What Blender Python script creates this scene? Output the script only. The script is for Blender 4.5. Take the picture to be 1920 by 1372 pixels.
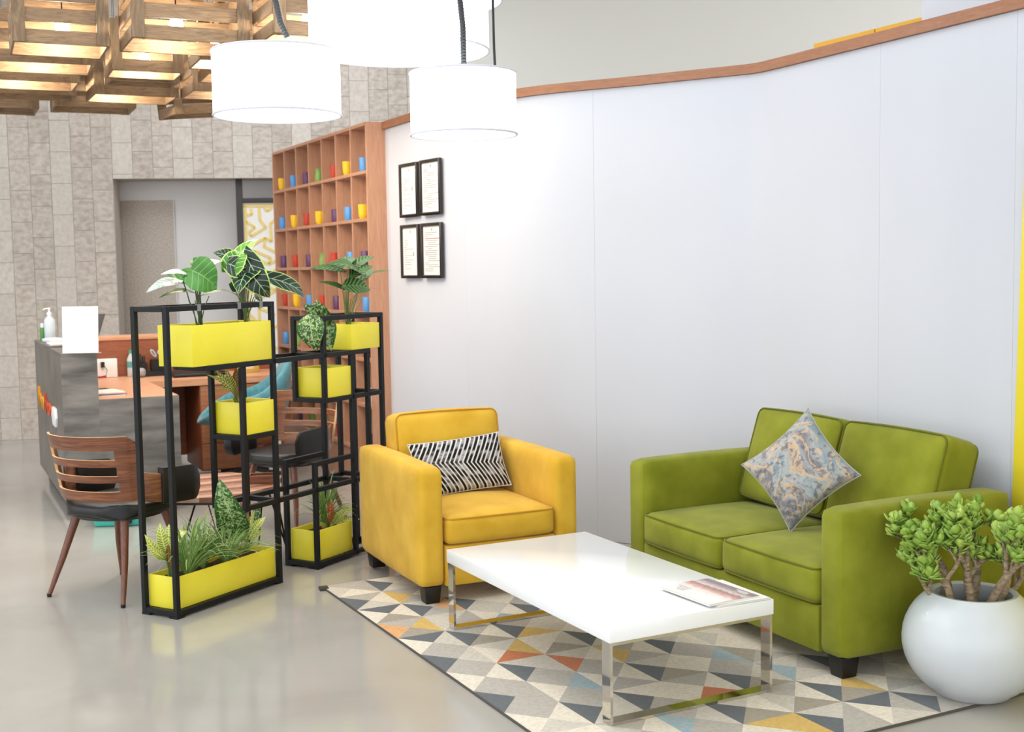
import bpy, bmesh, math, random
from math import sin, cos, pi, radians, sqrt, atan2
from mathutils import Vector, Matrix
random.seed(7)
for o in list(bpy.data.objects): bpy.data.objects.remove(o, do_unlink=True)
SC = bpy.context.scene
COL = SC.collection

# ------------------------------------------------------------------ camera
FPX, PITCH, ROLL = 2294.9, 0.0794, -0.0166
cd = bpy.data.cameras.new('camera'); cam = bpy.data.objects.new('camera', cd); COL.objects.link(cam)
fw = Vector((0, cos(PITCH), -sin(PITCH))); up0 = Vector((0, sin(PITCH), cos(PITCH))); rt0 = Vector((1, 0, 0))
cr, sr = cos(ROLL), sin(ROLL)
rt = cr*rt0 + sr*up0; up = -sr*rt0 + cr*up0
cam.matrix_world = Matrix(((rt.x, up.x, -fw.x, 0), (rt.y, up.y, -fw.y, 0), (rt.z, up.z, -fw.z, 1.5), (0, 0, 0, 1)))
cd.sensor_width = 36; cd.lens = FPX/1920*36; cd.clip_start = .05; cd.clip_end = 100
cd.dof.use_dof = True; cd.dof.focus_distance = 4.9; cd.dof.aperture_fstop = 4.5
SC.camera = cam

# ------------------------------------------------------------------ world, lights, exposure
w = bpy.data.worlds.new('world'); SC.world = w; w.use_nodes = True
w.node_tree.nodes['Background'].inputs[0].default_value = (.94, .965, 1, 1)
w.node_tree.nodes['Background'].inputs[1].default_value = 1.6
SC.view_settings.view_transform = 'Standard'
SC.view_settings.look = 'None'
SC.view_settings.gamma = 1
SC.view_settings.use_curve_mapping = False
SC.view_settings.exposure = 0.50
def area(name, loc, sx, sy, power, color=(.85, .935, 1)):
    l = bpy.data.lights.new(name, 'AREA'); l.shape = 'RECTANGLE'; l.size = sx; l.size_y = sy; l.energy = power; l.color = color
    o = bpy.data.objects.new(name, l); COL.objects.link(o); o.location = loc
    return o
area('ceiling_fill_light', (-3.4, 3.2, 4.25), 3.0, 3.0, 55)  # unseen area lights, added at ceiling height to fill the room with light
area('ceiling_fill_light', (-.9, 4.3, 4.25), 2.0, 2.0, 25)
area('ceiling_fill_light', (-5.2, 7.6, 4.25), 2.4, 3.0, 75)
area('ceiling_fill_light', (-1.6, 9.9, 4.25), 2.4, 1.2, 45)

# ------------------------------------------------------------------ helpers
def lin(c):
    if isinstance(c, str): c = tuple(int(c[i:i+2], 16)/255 for i in (0, 2, 4))
    return tuple(x/12.92 if x <= .04045 else ((x+.055)/1.055)**2.4 for x in c)
MATS = {}
def newmat(name):
    m = bpy.data.materials.new(name); m.use_nodes = True; MATS[name] = m
    nt = m.node_tree; return m, nt, nt.nodes['Principled BSDF']
def col4(c): return (*lin(c), 1)
def plain(name, c, rough=.5, metal=0., spec=.5, coat=0., emit=None, es=0., sheen=0., alpha=None, trans=0.):
    m, nt, b = newmat(name)
    b.inputs['Base Color'].default_value = col4(c); b.inputs['Roughness'].default_value = rough
    b.inputs['Metallic'].default_value = metal; b.inputs['Specular IOR Level'].default_value = spec
    b.inputs['Coat Weight'].default_value = coat; b.inputs['Coat Roughness'].default_value = .08
    b.inputs['Sheen Weight'].default_value = sheen
    b.inputs['Transmission Weight'].default_value = trans
    if emit: b.inputs['Emission Color'].default_value = col4(emit); b.inputs['Emission Strength'].default_value = es
    return m
def N(nt, t, **k):
    n = nt.nodes.new(t)
    for a, v in k.items():
        if a.startswith('i_'): n.inputs[a[2:].replace('_', ' ')].default_value = v
        else: setattr(n, a, v)
    return n
def ramp(nt, stops, fac):
    r = nt.nodes.new('ShaderNodeValToRGB'); e = r.color_ramp.elements
    while len(e) < len(stops): e.new(.5)
    for i, (p, c) in enumerate(stops): e[i].position = p; e[i].color = col4(c) if not isinstance(c, float) else (c, c, c, 1)
    nt.links.new(fac, r.inputs[0]); return r.outputs[0]
def coords(nt, scale=(1, 1, 1), kind='Object', rnd=True, rot=(0, 0, 0)):
    tc = nt.nodes.new('ShaderNodeTexCoord'); mp = nt.nodes.new('ShaderNodeMapping'); mp.inputs['Scale'].default_value = scale
    mp.inputs['Rotation'].default_value = rot
    nt.links.new(tc.outputs[kind], mp.inputs[0])
    if rnd:
        oi = nt.nodes.new('ShaderNodeObjectInfo'); mu = N(nt, 'ShaderNodeMath', operation='MULTIPLY'); mu.inputs[1].default_value = 37
        nt.links.new(oi.outputs['Random'], mu.inputs[0]); nt.links.new(mu.outputs[0], mp.inputs['Location'])
    return mp.outputs[0]
def bump(nt, b, h, strength=.2, dist=.01):
    bp = nt.nodes.new('ShaderNodeBump'); bp.inputs['Strength'].default_value = strength; bp.inputs['Distance'].default_value = dist
    nt.links.new(h, bp.inputs['Height']); nt.links.new(bp.outputs[0], b.inputs['Normal'])
def mottled(name, c1, c2, scale=8, rough=.6, detail=6, bumps=0., bscale=None, sheen=0., stretch=(1, 1, 1), lo=.35, hi=.65, coat=0., spec=.5, kind='Object', rnd=True, bdist=.004, tone=0.):
    m, nt, b = newmat(name)
    v = coords(nt, stretch, kind, rnd)
    n = N(nt, 'ShaderNodeTexNoise'); n.inputs['Scale'].default_value = scale; n.inputs['Detail'].default_value = detail
    nt.links.new(v, n.inputs['Vector'])
    c = ramp(nt, [(lo, c1), (hi, c2)], n.outputs['Fac'])
    if tone:
        oi = nt.nodes.new('ShaderNodeObjectInfo'); mr = N(nt, 'ShaderNodeMapRange'); mr.inputs['To Min'].default_value = 1-tone; mr.inputs['To Max'].default_value = 1+tone
        nt.links.new(oi.outputs['Random'], mr.inputs[0])
        hs = N(nt, 'ShaderNodeHueSaturation'); nt.links.new(c, hs.inputs['Color']); nt.links.new(mr.outputs[0], hs.inputs['Value']); c = hs.outputs[0]
    nt.links.new(c, b.inputs['Base Color'])
    b.inputs['Roughness'].default_value = rough; b.inputs['Sheen Weight'].default_value = sheen; b.inputs['Coat Weight'].default_value = coat
    b.inputs['Specular IOR Level'].default_value = spec
    if bumps:
        n2 = N(nt, 'ShaderNodeTexNoise'); n2.inputs['Scale'].default_value = bscale or scale*6; n2.inputs['Detail'].default_value = 4
        nt.links.new(v, n2.inputs['Vector']); bump(nt, b, n2.outputs['Fac'], bumps, bdist)
    return m
def wood(name, c1, c2, c3, stretch=(1, 1, 8), scale=6, rough=.45, tone=.0, coat=0., bumps=.05, dist=2.0):
    m, nt, b = newmat(name)
    v = coords(nt, stretch)
    n = N(nt, 'ShaderNodeTexNoise'); n.inputs['Scale'].default_value = scale; n.inputs['Detail'].default_value = 8; n.inputs['Distortion'].default_value = dist
    n.inputs['Roughness'].default_value = .65
    nt.links.new(v, n.inputs['Vector'])
    c = ramp(nt, [(.3, c1), (.5, c2), (.7, c3)], n.outputs['Fac'])
    if tone:
        oi = nt.nodes.new('ShaderNodeObjectInfo'); mr = N(nt, 'ShaderNodeMapRange'); mr.inputs['To Min'].default_value = 1-tone; mr.inputs['To Max'].default_value = 1+tone
        nt.links.new(oi.outputs['Random'], mr.inputs[0])
        hs = N(nt, 'ShaderNodeHueSaturation'); nt.links.new(c, hs.inputs['Color']); nt.links.new(mr.outputs[0], hs.inputs['Value']); c = hs.outputs[0]
    nt.links.new(c, b.inputs['Base Color']); b.inputs['Roughness'].default_value = rough; b.inputs['Coat Weight'].default_value = coat
    b.inputs['Coat Roughness'].default_value = .1
    if bumps: bump(nt, b, n.outputs['Fac'], bumps, .003)
    return m

class MB:
    """collects shapes, then links them as one mesh object"""
    def __init__(s): s.v = []; s.f = []; s.m = []; s.uv = {}
    def add(s, vs, fs, mi=0):
        o = len(s.v); s.v += [tuple(p) for p in vs]; s.f += [tuple(i+o for i in f) for f in fs]; s.m += [mi]*len(fs); return s
    def box(s, a, b, mi=0):
        x0, y0, z0 = a; x1, y1, z1 = b
        return s.add([(x0,y0,z0),(x1,y0,z0),(x1,y1,z0),(x0,y1,z0),(x0,y0,z1),(x1,y0,z1),(x1,y1,z1),(x0,y1,z1)],
                     [(0,3,2,1),(4,5,6,7),(0,1,5,4),(1,2,6,5),(2,3,7,6),(3,0,4,7)], mi)
    def hexa(s, p, mi=0):
        return s.add(p, [(0,3,2,1),(4,5,6,7),(0,1,5,4),(1,2,6,5),(2,3,7,6),(3,0,4,7)], mi)
    def bar(s, p0, p1, wx, wy, up=(0, 0, 1), mi=0):
        p0, p1, up = Vector(p0), Vector(p1), Vector(up); d = (p1-p0).normalized()
        a = d.cross(up)
        if a.length < 1e-4: a = d.cross(Vector((1, 0, 0)))
        a.normalize(); b = a.cross(d).normalized(); a = a*wx/2; b = b*wy/2
        return s.hexa([p0-a-b, p0+a-b, p0+a+b, p0-a+b, p1-a-b, p1+a-b, p1+a+b, p1-a+b], mi)
    def tube(s, path, r, n=8, closed=False, mi=0, cap=True):
        P = [Vector(p) for p in path]; k = len(P); R = r if isinstance(r, (list, tuple)) else [r]*k
        vs = []; prev = None
        for i in range(k):
            if closed: t = P[(i+1) % k]-P[i-1]
            else: t = P[min(i+1, k-1)]-P[max(i-1, 0)]
            t.normalize()
            if prev is None:
                ref = Vector((0, 0, 1)) if abs(t.z) < .9 else Vector((1, 0, 0)); a = t.cross(ref).normalized()
            else:
                a = prev-t*prev.dot(t); a.normalize()
            prev = a; b = t.cross(a)
            for j in range(n):
                q = 2*pi*j/n; vs.append(P[i]+(a*cos(q)+b*sin(q))*R[i])
        fs = []
        for i in range(k if closed else k-1):
            i2 = (i+1) % k
            for j in range(n):
                j2 = (j+1) % n; fs.append((i*n+j, i*n+j2, i2*n+j2, i2*n+j))
        if not closed and cap: fs += [tuple(range(n))[::-1], tuple((k-1)*n+j for j in range(n))]
        return s.add(vs, fs, mi)
    def lathe(s, prof, n=24, c=(0, 0, 0), mi=0):
        vs = []; fs = []; k = len(prof)
        for r, z in prof:
            for j in range(n): q = 2*pi*j/n; vs.append((c[0]+r*cos(q), c[1]+r*sin(q), c[2]+z))
        for i in range(k-1):
            for j in range(n):
                j2 = (j+1) % n; fs.append((i*n+j, i*n+j2, (i+1)*n+j2, (i+1)*n+j))
        if prof[0][0] > 1e-5: fs.append(tuple(range(n))[::-1])
        if prof[-1][0] > 1e-5: fs.append(tuple((k-1)*n+j for j in range(n)))
        return s.add(vs, fs, mi)
    def prism(s, poly, z0, z1, mi=0):
        n = len(poly)
        vs = [(x, y, z0) for x, y in poly]+[(x, y, z1) for x, y in poly]
        return s.add(vs, [tuple(range(n))[::-1], tuple(range(n, 2*n))]+[(i, (i+1) % n, (i+1) % n+n, i+n) for i in range(n)], mi)
    def grid(s, G, mi=0, wrap=False):
        r = len(G); c = len(G[0]); vs = [p for row in G for p in row]; fs = []
        for i in range(r-1):
            for j in range(c if wrap else c-1):
                j2 = (j+1) % c; fs.append((i*c+j, i*c+j2, (i+1)*c+j2, (i+1)*c+j))
        return s.add(vs, fs, mi)
    def mesh(s, name, mats, smooth=40, bevel=0, seg=2):
        me = bpy.data.meshes.new(name); me.from_pydata(s.v, [], s.f)
        if not isinstance(mats, (list, tuple)): mats = [mats]
        for m in mats: me.materials.append(m)
        me.polygons.foreach_set('material_index', s.m)
        bm = bmesh.new(); bm.from_mesh(me)
        bmesh.ops.remove_doubles(bm, verts=bm.verts, dist=1e-6)
        bmesh.ops.recalc_face_normals(bm, faces=bm.faces)
        if bevel:
            es = [e for e in bm.edges if len(e.link_faces) == 2 and e.calc_face_angle(0) > radians(25)]
            bmesh.ops.bevel(bm, geom=es, offset=bevel, segments=seg, affect='EDGES', profile=.5, clamp_overlap=True)
        bm.to_mesh(me); bm.free()
        if smooth:
            me.polygons.foreach_set('use_smooth', [True]*len(me.polygons)); me.set_sharp_from_angle(angle=radians(smooth))
        return me
    def build(s, name, mats, parent=None, smooth=40, bevel=0, seg=2, loc=None, label=None):
        o = bpy.data.objects.new(name, s.mesh(name, mats, smooth, bevel, seg)); COL.objects.link(o)
        if parent: o.parent = parent
        if loc: o.location = loc
        if label: o['label'] = label
        return o
def link(name, me, parent=None, loc=(0, 0, 0), rot=(0, 0, 0), scale=None):
    o = bpy.data.objects.new(name, me); COL.objects.link(o); o.location = loc; o.rotation_euler = rot
    if scale: o.scale = scale
    if parent: o.parent = parent
    return o
def thing(name, label, cat, loc=(0, 0, 0), rz=0, group=None, rot=None):
    o = bpy.data.objects.new(name, None); COL.objects.link(o); o.location = loc; o.rotation_euler = rot or (0, 0, rz)
    o.empty_display_size = .05
    o['label'] = label; o['category'] = cat
    if group: o['group'] = group
    return o
def tag(o, label, cat, group=None):
    o['label'] = label; o['category'] = cat
    if group: o['group'] = group
    return o
def struct(o): o['kind'] = 'structure'; return o
def copy_tree(root, label, group=None):
    r = root.copy(); COL.objects.link(r); r['label'] = label
    if group: r['group'] = group
    for ch in root.children:
        c = ch.copy(); COL.objects.link(c); c.parent = r
        for g in ch.children:
            d = g.copy(); COL.objects.link(d); d.parent = c
    return r
def box(name, a, b, mat, parent=None, bevel=0, seg=2, loc=None, label=None): return MB().box(a, b).build(name, mat, parent, bevel=bevel, seg=seg, loc=loc, label=label)
class Fr:
    def __init__(s, x, y, yaw): s.x, s.y, s.yaw = x, y, yaw; s.c, s.s = cos(yaw), sin(yaw)
    def w(s, u, v, z=0): return Vector((s.x+u*s.c-v*s.s, s.y+u*s.s+v*s.c, z))
def cushion(sx, sy, sz, r=.04, px=0., py=0., pz=0., cuts=12):
    """soft box centred at the origin; p* bulge each face pair"""
    mb = MB(); h = (sx/2, sy/2, sz/2)
    def pos(a, n): # a in 0..1, denser near edges
        t = 2*a-1; return math.copysign(abs(t)**.75, t) if n else t
    k = cuts
    faces = [(0, 1, 2, 1), (0, 1, 2, -1), (1, 2, 0, 1), (1, 2, 0, -1), (2, 0, 1, 1), (2, 0, 1, -1)]
    for a, b, c, sg in faces:
        G = []
        for i in range(k+1):
            row = []
            for j in range(k+1):
                p = [0, 0, 0]; p[a] = pos(i/k, 1)*h[a]; p[b] = pos(j/k, 1)*h[b]; p[c] = sg*h[c]
                q = [max(-(h[m]-r), min(h[m]-r, p[m])) for m in range(3)]
                d = Vector(p)-Vector(q)
                if d.length > 1e-9: p = Vector(q)+d.normalized()*r
                n = [p[m]/h[m] for m in range(3)]
                f = lambda t: max(0, 1-t*t)
                row.append((p[0]+px*n[0]*f(n[1])*f(n[2]), p[1]+py*n[1]*f(n[0])*f(n[2]), p[2]+pz*n[2]*f(n[0])*f(n[1])))
            G.append(row)
        mb.grid(G)
    return mb
def rloop(x0, y0, x1, y1, z, r, n=5, zf=None):
    P = []
    for cx, cy, a0 in ((x1-r, y1-r, 0), (x0+r, y1-r, pi/2), (x0+r, y0+r, pi), (x1-r, y0+r, 1.5*pi)):
        for i in range(n+1):
            a = a0+pi/2*i/n; P.append((cx+r*cos(a), cy+r*sin(a), z))
    # subdivide the straights so the cord follows the puff
    Q = []
    for i in range(len(P)):
        a, b = Vector(P[i]), Vector(P[(i+1) % len(P)]); Q.append(a)
        L = (b-a).length
        if L > .1:
            for k in range(1, 6): Q.append(a.lerp(b, k/6))
    return Q

# ------------------------------------------------------------------ materials
M = {}
M['white_paint'] = mottled('white_paint', 'c9ccd5', 'cbced7', 2, .55, kind='Generated', rnd=False)
M['far_paint'] = plain('far_paint', 'd2d0c9', .7)
M['ceiling'] = plain('ceiling_paint', 'eceae6', .8)
M['rail_wood'] = wood('rail_wood', '8a5738', '9b6644', 'a87350', (1.2, 1.2, 14), 5, .4)
M['shelf_wood'] = wood('shelf_wood', 'a97a5f', 'b7876a', 'c39578', (9, 9, .7), 5, .42, tone=.05)
M['desk_wood'] = wood('desk_wood', 'c48a66', 'd39b76', 'dca985', (1, 9, 9), 4, .4)
M['desk_red_wood'] = wood('desk_red_wood', '85492f', '95563a', 'a26244', (1, 9, 9), 4, .42)
M['cabinet_wood'] = wood('cabinet_wood', '9a6243', 'ad7350', 'bb8260', (1, 9, 9), 4, .42)
M['walnut'] = wood('walnut', '3f2012', '633820', '83512f', (.8, .8, 12), 5, .3, coat=.25)
M['walnut_h'] = wood('walnut_plywood', '4a2817', '75442a', '965f3a', (1.0, 1.0, 16), 4, .35, coat=.2, dist=1.2)
M['walnut_edge'] = plain('plywood_edge', 'd3a878', .45)
M['leg_walnut'] = wood('leg_walnut', '4f2818', '6b3a25', '7d4830', (12, 12, 1), 4, .3, coat=.2)
M['crate'] = wood('crate_wood', '6a543e', '866b4f', '9d8160', (2, 14, 14), 3, .6, tone=.14, bumps=.2)
M['crate_v'] = wood('crate_post_wood', '66513c', '7f674c', '967b5c', (14, 14, 2), 3, .6, tone=.14, bumps=.2)
M['black_metal'] = plain('black_powdercoat', '101215', .5, 0, .3)
M['black_plastic'] = plain('black_plastic', '0e0f11', .4)
M['dark_frame'] = plain('dark_stained_frame', '2b2523', .45)
M['planter'] = mottled('lime_yellow_lacquer', 'e6d938', 'ecdf40', 5, .38)
M['soil'] = mottled('soil', '2a1a12', '4a3122', 60, .95, bumps=.8, bscale=90)
M['yellow_fabric'] = mottled('mustard_velvet', 'c89b24', 'dfb43e', 6, .85, bumps=.25, bscale=420, sheen=.12, lo=.3, hi=.7, bdist=.002, spec=.2)
M['yellow_pipe'] = plain('mustard_piping', 'c39022', .85, sheen=.2, spec=.2)
M['green_fabric'] = mottled('olive_velvet', '727812', '8c9028', 6, .85, bumps=.25, bscale=420, sheen=.12, lo=.3, hi=.7, bdist=.002, spec=.2)
M['green_pipe'] = plain('olive_piping', '686c12', .85, sheen=.1, spec=.2)
M['black_foot'] = plain('black_wood_foot', '14110f', .4)
M['gloss_white'] = plain('gloss_white_lacquer', 'f0f2f4', .16, coat=.15)
M['chrome'] = plain('chrome', 'd8d4cc', .06, 1.)
M['white_pot'] = mottled('white_fibrestone', 'c3c9cd', 'ccd1d4', 3, .35, coat=.15)
M['leather'] = mottled('black_leather', '0a0a0a', '121111', 8, .38, bumps=.15, bscale=260, bdist=.001)
M['white_plastic'] = plain('white_plastic', 'ecedee', .35)
M['paper'] = plain('white_paper', 'dedcd9', .7)
M['teal_fabric'] = mottled('teal_fabric', '3f7d8a', '528f9b', 30, .85, bumps=.3, bscale=300, sheen=.3, bdist=.002)
M['teal_plastic'] = plain('teal_plastic', '45b5a8', .4)
M['desk_stone'] = mottled('grey_stone_laminate', '4c4946', '85817d', 3.2, .5, detail=10, stretch=(1, 1, 4.5), lo=.3, hi=.72)
M['desk_stone_flat'] = mottled('grey_stone_laminate_side', '5f5952', '7c766f', 2.2, .5, detail=8, lo=.3, hi=.72)
M['plinth'] = plain('dark_plinth', '4a4642', .6)
M['block'] = mottled('concrete_block', 'a4988d', 'c0b6ac', 3.5, .85, detail=9, bumps=.2, bscale=22, tone=.07, lo=.32, hi=.7, stretch=(1, 1, 2.2))
M['block_smooth'] = mottled('smooth_concrete_block', 'b4aaa0', 'c6bdb4', 5, .85, detail=6, bumps=.2, bscale=20, tone=.04, lo=.3, hi=.7, stretch=(1, 1, 1.5))
M['mortar'] = plain('block_joint', 'aca298', .9)
M['recess'] = plain('recess_paint', 'c8c5c3', .7)
M['damask'] = mottled('taupe_damask_paper', 'a0958a', 'aca196', 60, .8, detail=3, lo=.42, hi=.58)
M['pattern_white'] = plain('screen_white', 'dedad4', .5)
M['pattern_gold'] = plain('screen_gold', 'dcc272', .5)
M['yellow_panel'] = plain('yellow_wall_panel', 'e3d02f', .5)
M['yellow_ledge'] = plain('yellow_ledge', 'dba41a', .45)
M['bulb'] = plain('lit_bulb', 'fff6e4', .3, emit='fff1d8', es=30)
M['shade'] = plain('lit_shade_fabric', 'ffffff', .8, emit='f6faff', es=1.9)
M['shade_rim'] = plain('shade_rim', 'd2d2de', .7)
M['conduit'] = plain('grey_conduit', '262729', .5)
for k, c in dict(y='efc21c', b='4f93d3', p='5a3560', g='7da452', r='c2402c').items(): M['mug_'+k] = plain('mug_glaze_'+k, c, .4)
M['white'] = plain('white_ceramic', 'e8e6e2', .4)

# polished concrete floor
m, nt, b = newmat('polished_concrete'); M['floor'] = m
v = coords(nt, (1, 1, 1), 'Object', False)
n1 = N(nt, 'ShaderNodeTexNoise'); n1.inputs['Scale'].default_value = 1.1; n1.inputs['Detail'].default_value = 8; n1.inputs['Distortion'].default_value = .6; nt.links.new(v, n1.inputs['Vector'])
nt.links.new(ramp(nt, [(.3, 'a09b94'), (.55, 'aaa69f'), (.75, 'b2aea8')], n1.outputs['Fac']), b.inputs['Base Color'])
n2 = N(nt, 'ShaderNodeTexNoise'); n2.inputs['Scale'].default_value = 2.5; n2.inputs['Detail'].default_value = 5; nt.links.new(v, n2.inputs['Vector'])
mr = N(nt, 'ShaderNodeMapRange'); mr.inputs['To Min'].default_value = .08; mr.inputs['To Max'].default_value = .17; nt.links.new(n2.outputs['Fac'], mr.inputs[0]); nt.links.new(mr.outputs[0], b.inputs['Roughness'])
b.inputs['Specular IOR Level'].default_value = .6

# ------------------------------------------------------------------ setting
struct(box('floor', (-9, -4, -.1), (6, 14, 0), M['floor']))
struct(box('ceiling', (-9, -2, 4.3), (6, 14, 4.4), M['ceiling']))

# back wall: concrete blocks around a doorway-like recess
BW = Fr(-5.2, 11.13, .139)
wb = bpy.data.objects.new('wall_back', None); COL.objects.link(wb); wb.location = BW.w(0, 0); wb.rotation_euler = (0, 0, .139); struct(wb)
U0, U1, ZH, UE = 1.58, 3.35, 2.38, 4.536
box('core', (-3.9, .02, 0), (U0, .3, 4.3), M['mortar'], wb)
box('core', (U0, .02, ZH), (U1, .3, 4.3), M['mortar'], wb)
box('core', (U1, .02, 0), (UE, .3, 4.3), M['mortar'], wb)
bw, bh = .181, .285
blocks = []
nc = int((UE+.2)/bw)+2
for i in range(-21, nc):
    u = -.05+i*bw; off = (0, .5, .22, .72)[i % 4]*bh
    for j in range(-1, 16):
        z0 = j*bh+off; z1 = z0+bh
        a0, a1 = u, min(u+bw, UE)
        segs = [(max(z0, 0), min(z1, 4.28))]
        if a1 > U0+.004 and a0 < U1-.004:
            if a0 < U0-.004: a1 = min(a1, U0) if z0 < ZH else a1
            elif a1 > U1+.004 and z0 < ZH: a0 = max(a0, U1)
            else: segs = [(max(z0, ZH), min(z1, 4.28))]
        for s0, s1 in segs:
            if s1-s0 > .03 and a1-a0 > .02: blocks.append((a0, a1, s0, s1, i % 3 == 0))
blk = MB().box((-.5, -.5, -.5), (.5, .5, .5)).mesh('block', M['block'], smooth=0)
blk2 = MB().box((-.5, -.5, -.5), (.5, .5, .5)).mesh('block', M['block_smooth'], smooth=0)
blocks.sort(key=lambda q: (abs((q[0]+q[1])/2-2.0) > 2.6, q[2] > 3.7))
rest = MB()
for n_, (a0, a1, s0, s1, sm_) in enumerate(blocks):
    pr = random.uniform(0, .004)
    if n_ < 300: link('block', blk2 if sm_ else blk, wb, ((a0+a1)/2, .005-pr/2, (s0+s1)/2), scale=(a1-a0-.0026, .03+pr, s1-s0-.0026))
    else: rest.box((a0+.002, -.01-pr, s0+.002), (a1-.002, .02, s1-.002))
if rest.v: rest.build('block_rows', M['block'], wb, smooth=0)['kind'] = 'stuff'
struct(box('wall_left', (-9.1, 5.5, 0), (-9, 14, 4.3), M['far_paint']))
# recess: painted wall, damask panel
struct(box('wall_recess', (U0-.3, .34, 0), (U1+.3, .44, 2.6), M['recess'], loc=BW.w(0, 0))).rotation_euler = (0, 0, .139)
t = thing('wall_panel', 'tall taupe damask patterned panel on the wall of the recess', 'panel', BW.w(1.5, .335), .139)
box('board', (0, -.012, 0), (.565, 0, 2.2), M['damask'], t, bevel=.002)
box('edge_strip', (.565, -.015, 0), (.572, 0, 2.205), M['recess'], t)
# dark door frame with patterned screen
t = thing('screen_frame', 'dark timber frame holding a white screen with gold angular lines', 'screen', BW.w(2.673, .06), .139)
box('post', (0, 0, 0), (.06, .06, ZH), M['dark_frame'], t, bevel=.003)
box('crossbar', (.06, 0, 2.155), (.66, .06, 2.2), M['dark_frame'], t, bevel=.003)
box('screen_board', (.06, .025, 0), (.66, .04, 2.155), M['pattern_white'], t)
pat = MB(); k = .000878
segs = [[(100,140),(100,2400)],[(75,140),(760,140)],[(160,170),(165,235),(110,235)],[(245,150),(250,290),(310,370),(150,465),(135,415),(195,370),(105,305)],[(430,275),(360,330),(365,525),(300,480),(165,560)],
 [(300,480),(285,575),(440,655)],[(180,620),(335,690),(350,700),(330,765),(250,725)],[(330,765),(440,710)],[(440,800),(340,865)],[(115,640),(180,620),(165,760),(290,830),(240,960),(110,890)],[(290,830),(430,900),(400,1050),(250,980)],
 [(110,1050),(240,1120),(400,1050)],[(200,1230),(380,1310)],[(210,1230),(215,1420),(330,1480),(440,1400)],[(110,1300),(215,1420)],[(330,1480),(310,1640),(120,1560)],[(310,1640),(440,1700)],[(120,1800),(250,1720),(440,1850)],
 [(380,160),(330,200),(300,150)],[(470,300),(560,360),(540,520),(440,600)],[(540,520),(640,580)],[(560,700),(470,800),(520,960),(640,900)],[(520,960),(460,1100),(600,1200)]]
for sg in segs:
    for (x0, y0), (x1, y1) in zip(sg, sg[1:]):
        pat.bar((.06+(x0-75)*k, .022, 2.155-(y0-110)*k), (.06+(x1-75)*k, .022, 2.155-(y1-110)*k), .006, .024, up=(0, 0, 1) if abs(x1-x0) > abs(y1-y0) else (1, 0, 0))
for i in range(len(pat.v)):
    x_, y_, z_ = pat.v[i]; pat.v[i] = (min(max(x_, .062), .655), .019 if y_ < .022 else .025, min(max(z_, .01), 2.15))
pat.build('gold_lines', M['pattern_gold'], t, smooth=0)
# far white wall beyond the concrete and behind the partition
wf = MB(); a = BW.w(UE, .05); 
wf.hexa([a, (6, 12.6, 0), (6, 12.8, 0), a+Vector((0, .2, 0)), a+Vector((0, 0, 4.3)), (6, 12.6, 4.3), (6, 12.8, 4.3), a+Vector((0, .2, 4.3))])
struct(wf.build('wall_far', M['far_paint'], smooth=0))

# partition wall: plan curve of its face
ZR = 2.48
ctrl = [(-1.98, 10.60), (-.828, 8.315), (-.53, 7.75), (.046, 6.913), (.695, 6.503), (1.242, 6.169)]
def cat(p0, p1, p2, p3, t):
    return tuple(.5*((2*b_)+(-a_+c_)*t+(2*a_-5*b_+4*c_-d_)*t*t+(-a_+3*b_-3*c_+d_)*t**3) for a_, b_, c_, d_ in zip(p0, p1, p2, p3))
curve = [ctrl[0], ctrl[1]]
ext = ctrl+[(1.78, 5.84)]
for i in range(1, 5):
    for s_ in range(1, 9):
        curve.append(cat(ext[i-1], ext[i], ext[i+1], ext[i+2], s_/8))
kd0 = (Vector(curve[-1])-Vector(curve[-2])).normalized(); kd1 = Vector((.4557, -.8901)); kp = Vector(curve[-1])
curve = [c_ for c_ in curve if (Vector(c_)-kp).length > .2]
for s_ in range(0, 9):
    q_ = s_/8; a_ = kp-kd0*.07; c_ = kp+kd1*.07; curve.append(tuple(a_*(1-q_)**2+kp*2*q_*(1-q_)+c_*q_*q_))
curve += [(1.36, 5.938), (1.62, 5.395), (1.80, 5.02), (1.94, 4.73), (2.5, 3.573), (3.2, 2.13)]
def strip(pts, z0, z1, t0, t1):
    """solid strip standing on a plan polyline between two offsets behind its face"""
    mb = MB(); n = len(pts); nor = []
    for i in range(n):
        a_, b_ = Vector(pts[max(i-1, 0)]), Vector(pts[min(i+1, n-1)]); d = (b_-a_).normalized(); nor.append(Vector((-d.y, d.x)))
    A = [Vector(p)+nn*t0 for p, nn in zip(pts, nor)]; B = [Vector(p)+nn*t1 for p, nn in zip(pts, nor)]
    vs = []
    for a_, b_ in zip(A, B): vs += [(a_.x, a_.y, z0), (a_.x, a_.y, z1), (b_.x, b_.y, z1), (b_.x, b_.y, z0)]
    fs = [(0, 1, 2, 3), tuple(4*(n-1)+q for q in (3, 2, 1, 0))]
    for i in range(n-1):
        for q in range(4): fs.append((4*i+q, 4*i+(q+1) % 4, 4*i+4+(q+1) % 4, 4*i+4+q))
    return mb.add(vs, fs)
wr = struct(strip(curve, 0, ZR-.035, .012, .1).build('wall_right', M['white_paint'], smooth=25))
KI = len(curve)-6
cuts = [0, 13, 22, KI+1, KI+3, len(curve)-1]
for a_, b_ in zip(cuts, cuts[1:]):
    pts = [Vector(p) for p in curve[a_:b_+1]]
    pts[0] = pts[0]+(pts[1]-pts[0]).normalized()*(.0004); pts[-1] = pts[-1]+(pts[-2]-pts[-1]).normalized()*(.0004)
    strip([tuple(p) for p in pts], .002, ZR-.036, 0, .0118).build('panel', M['white_paint'], wr, smooth=25)
tr = struct(strip(curve, ZR-.035, ZR+.012, -.022, .12).build('trim_1', M['rail_wood'], smooth=25))
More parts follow.
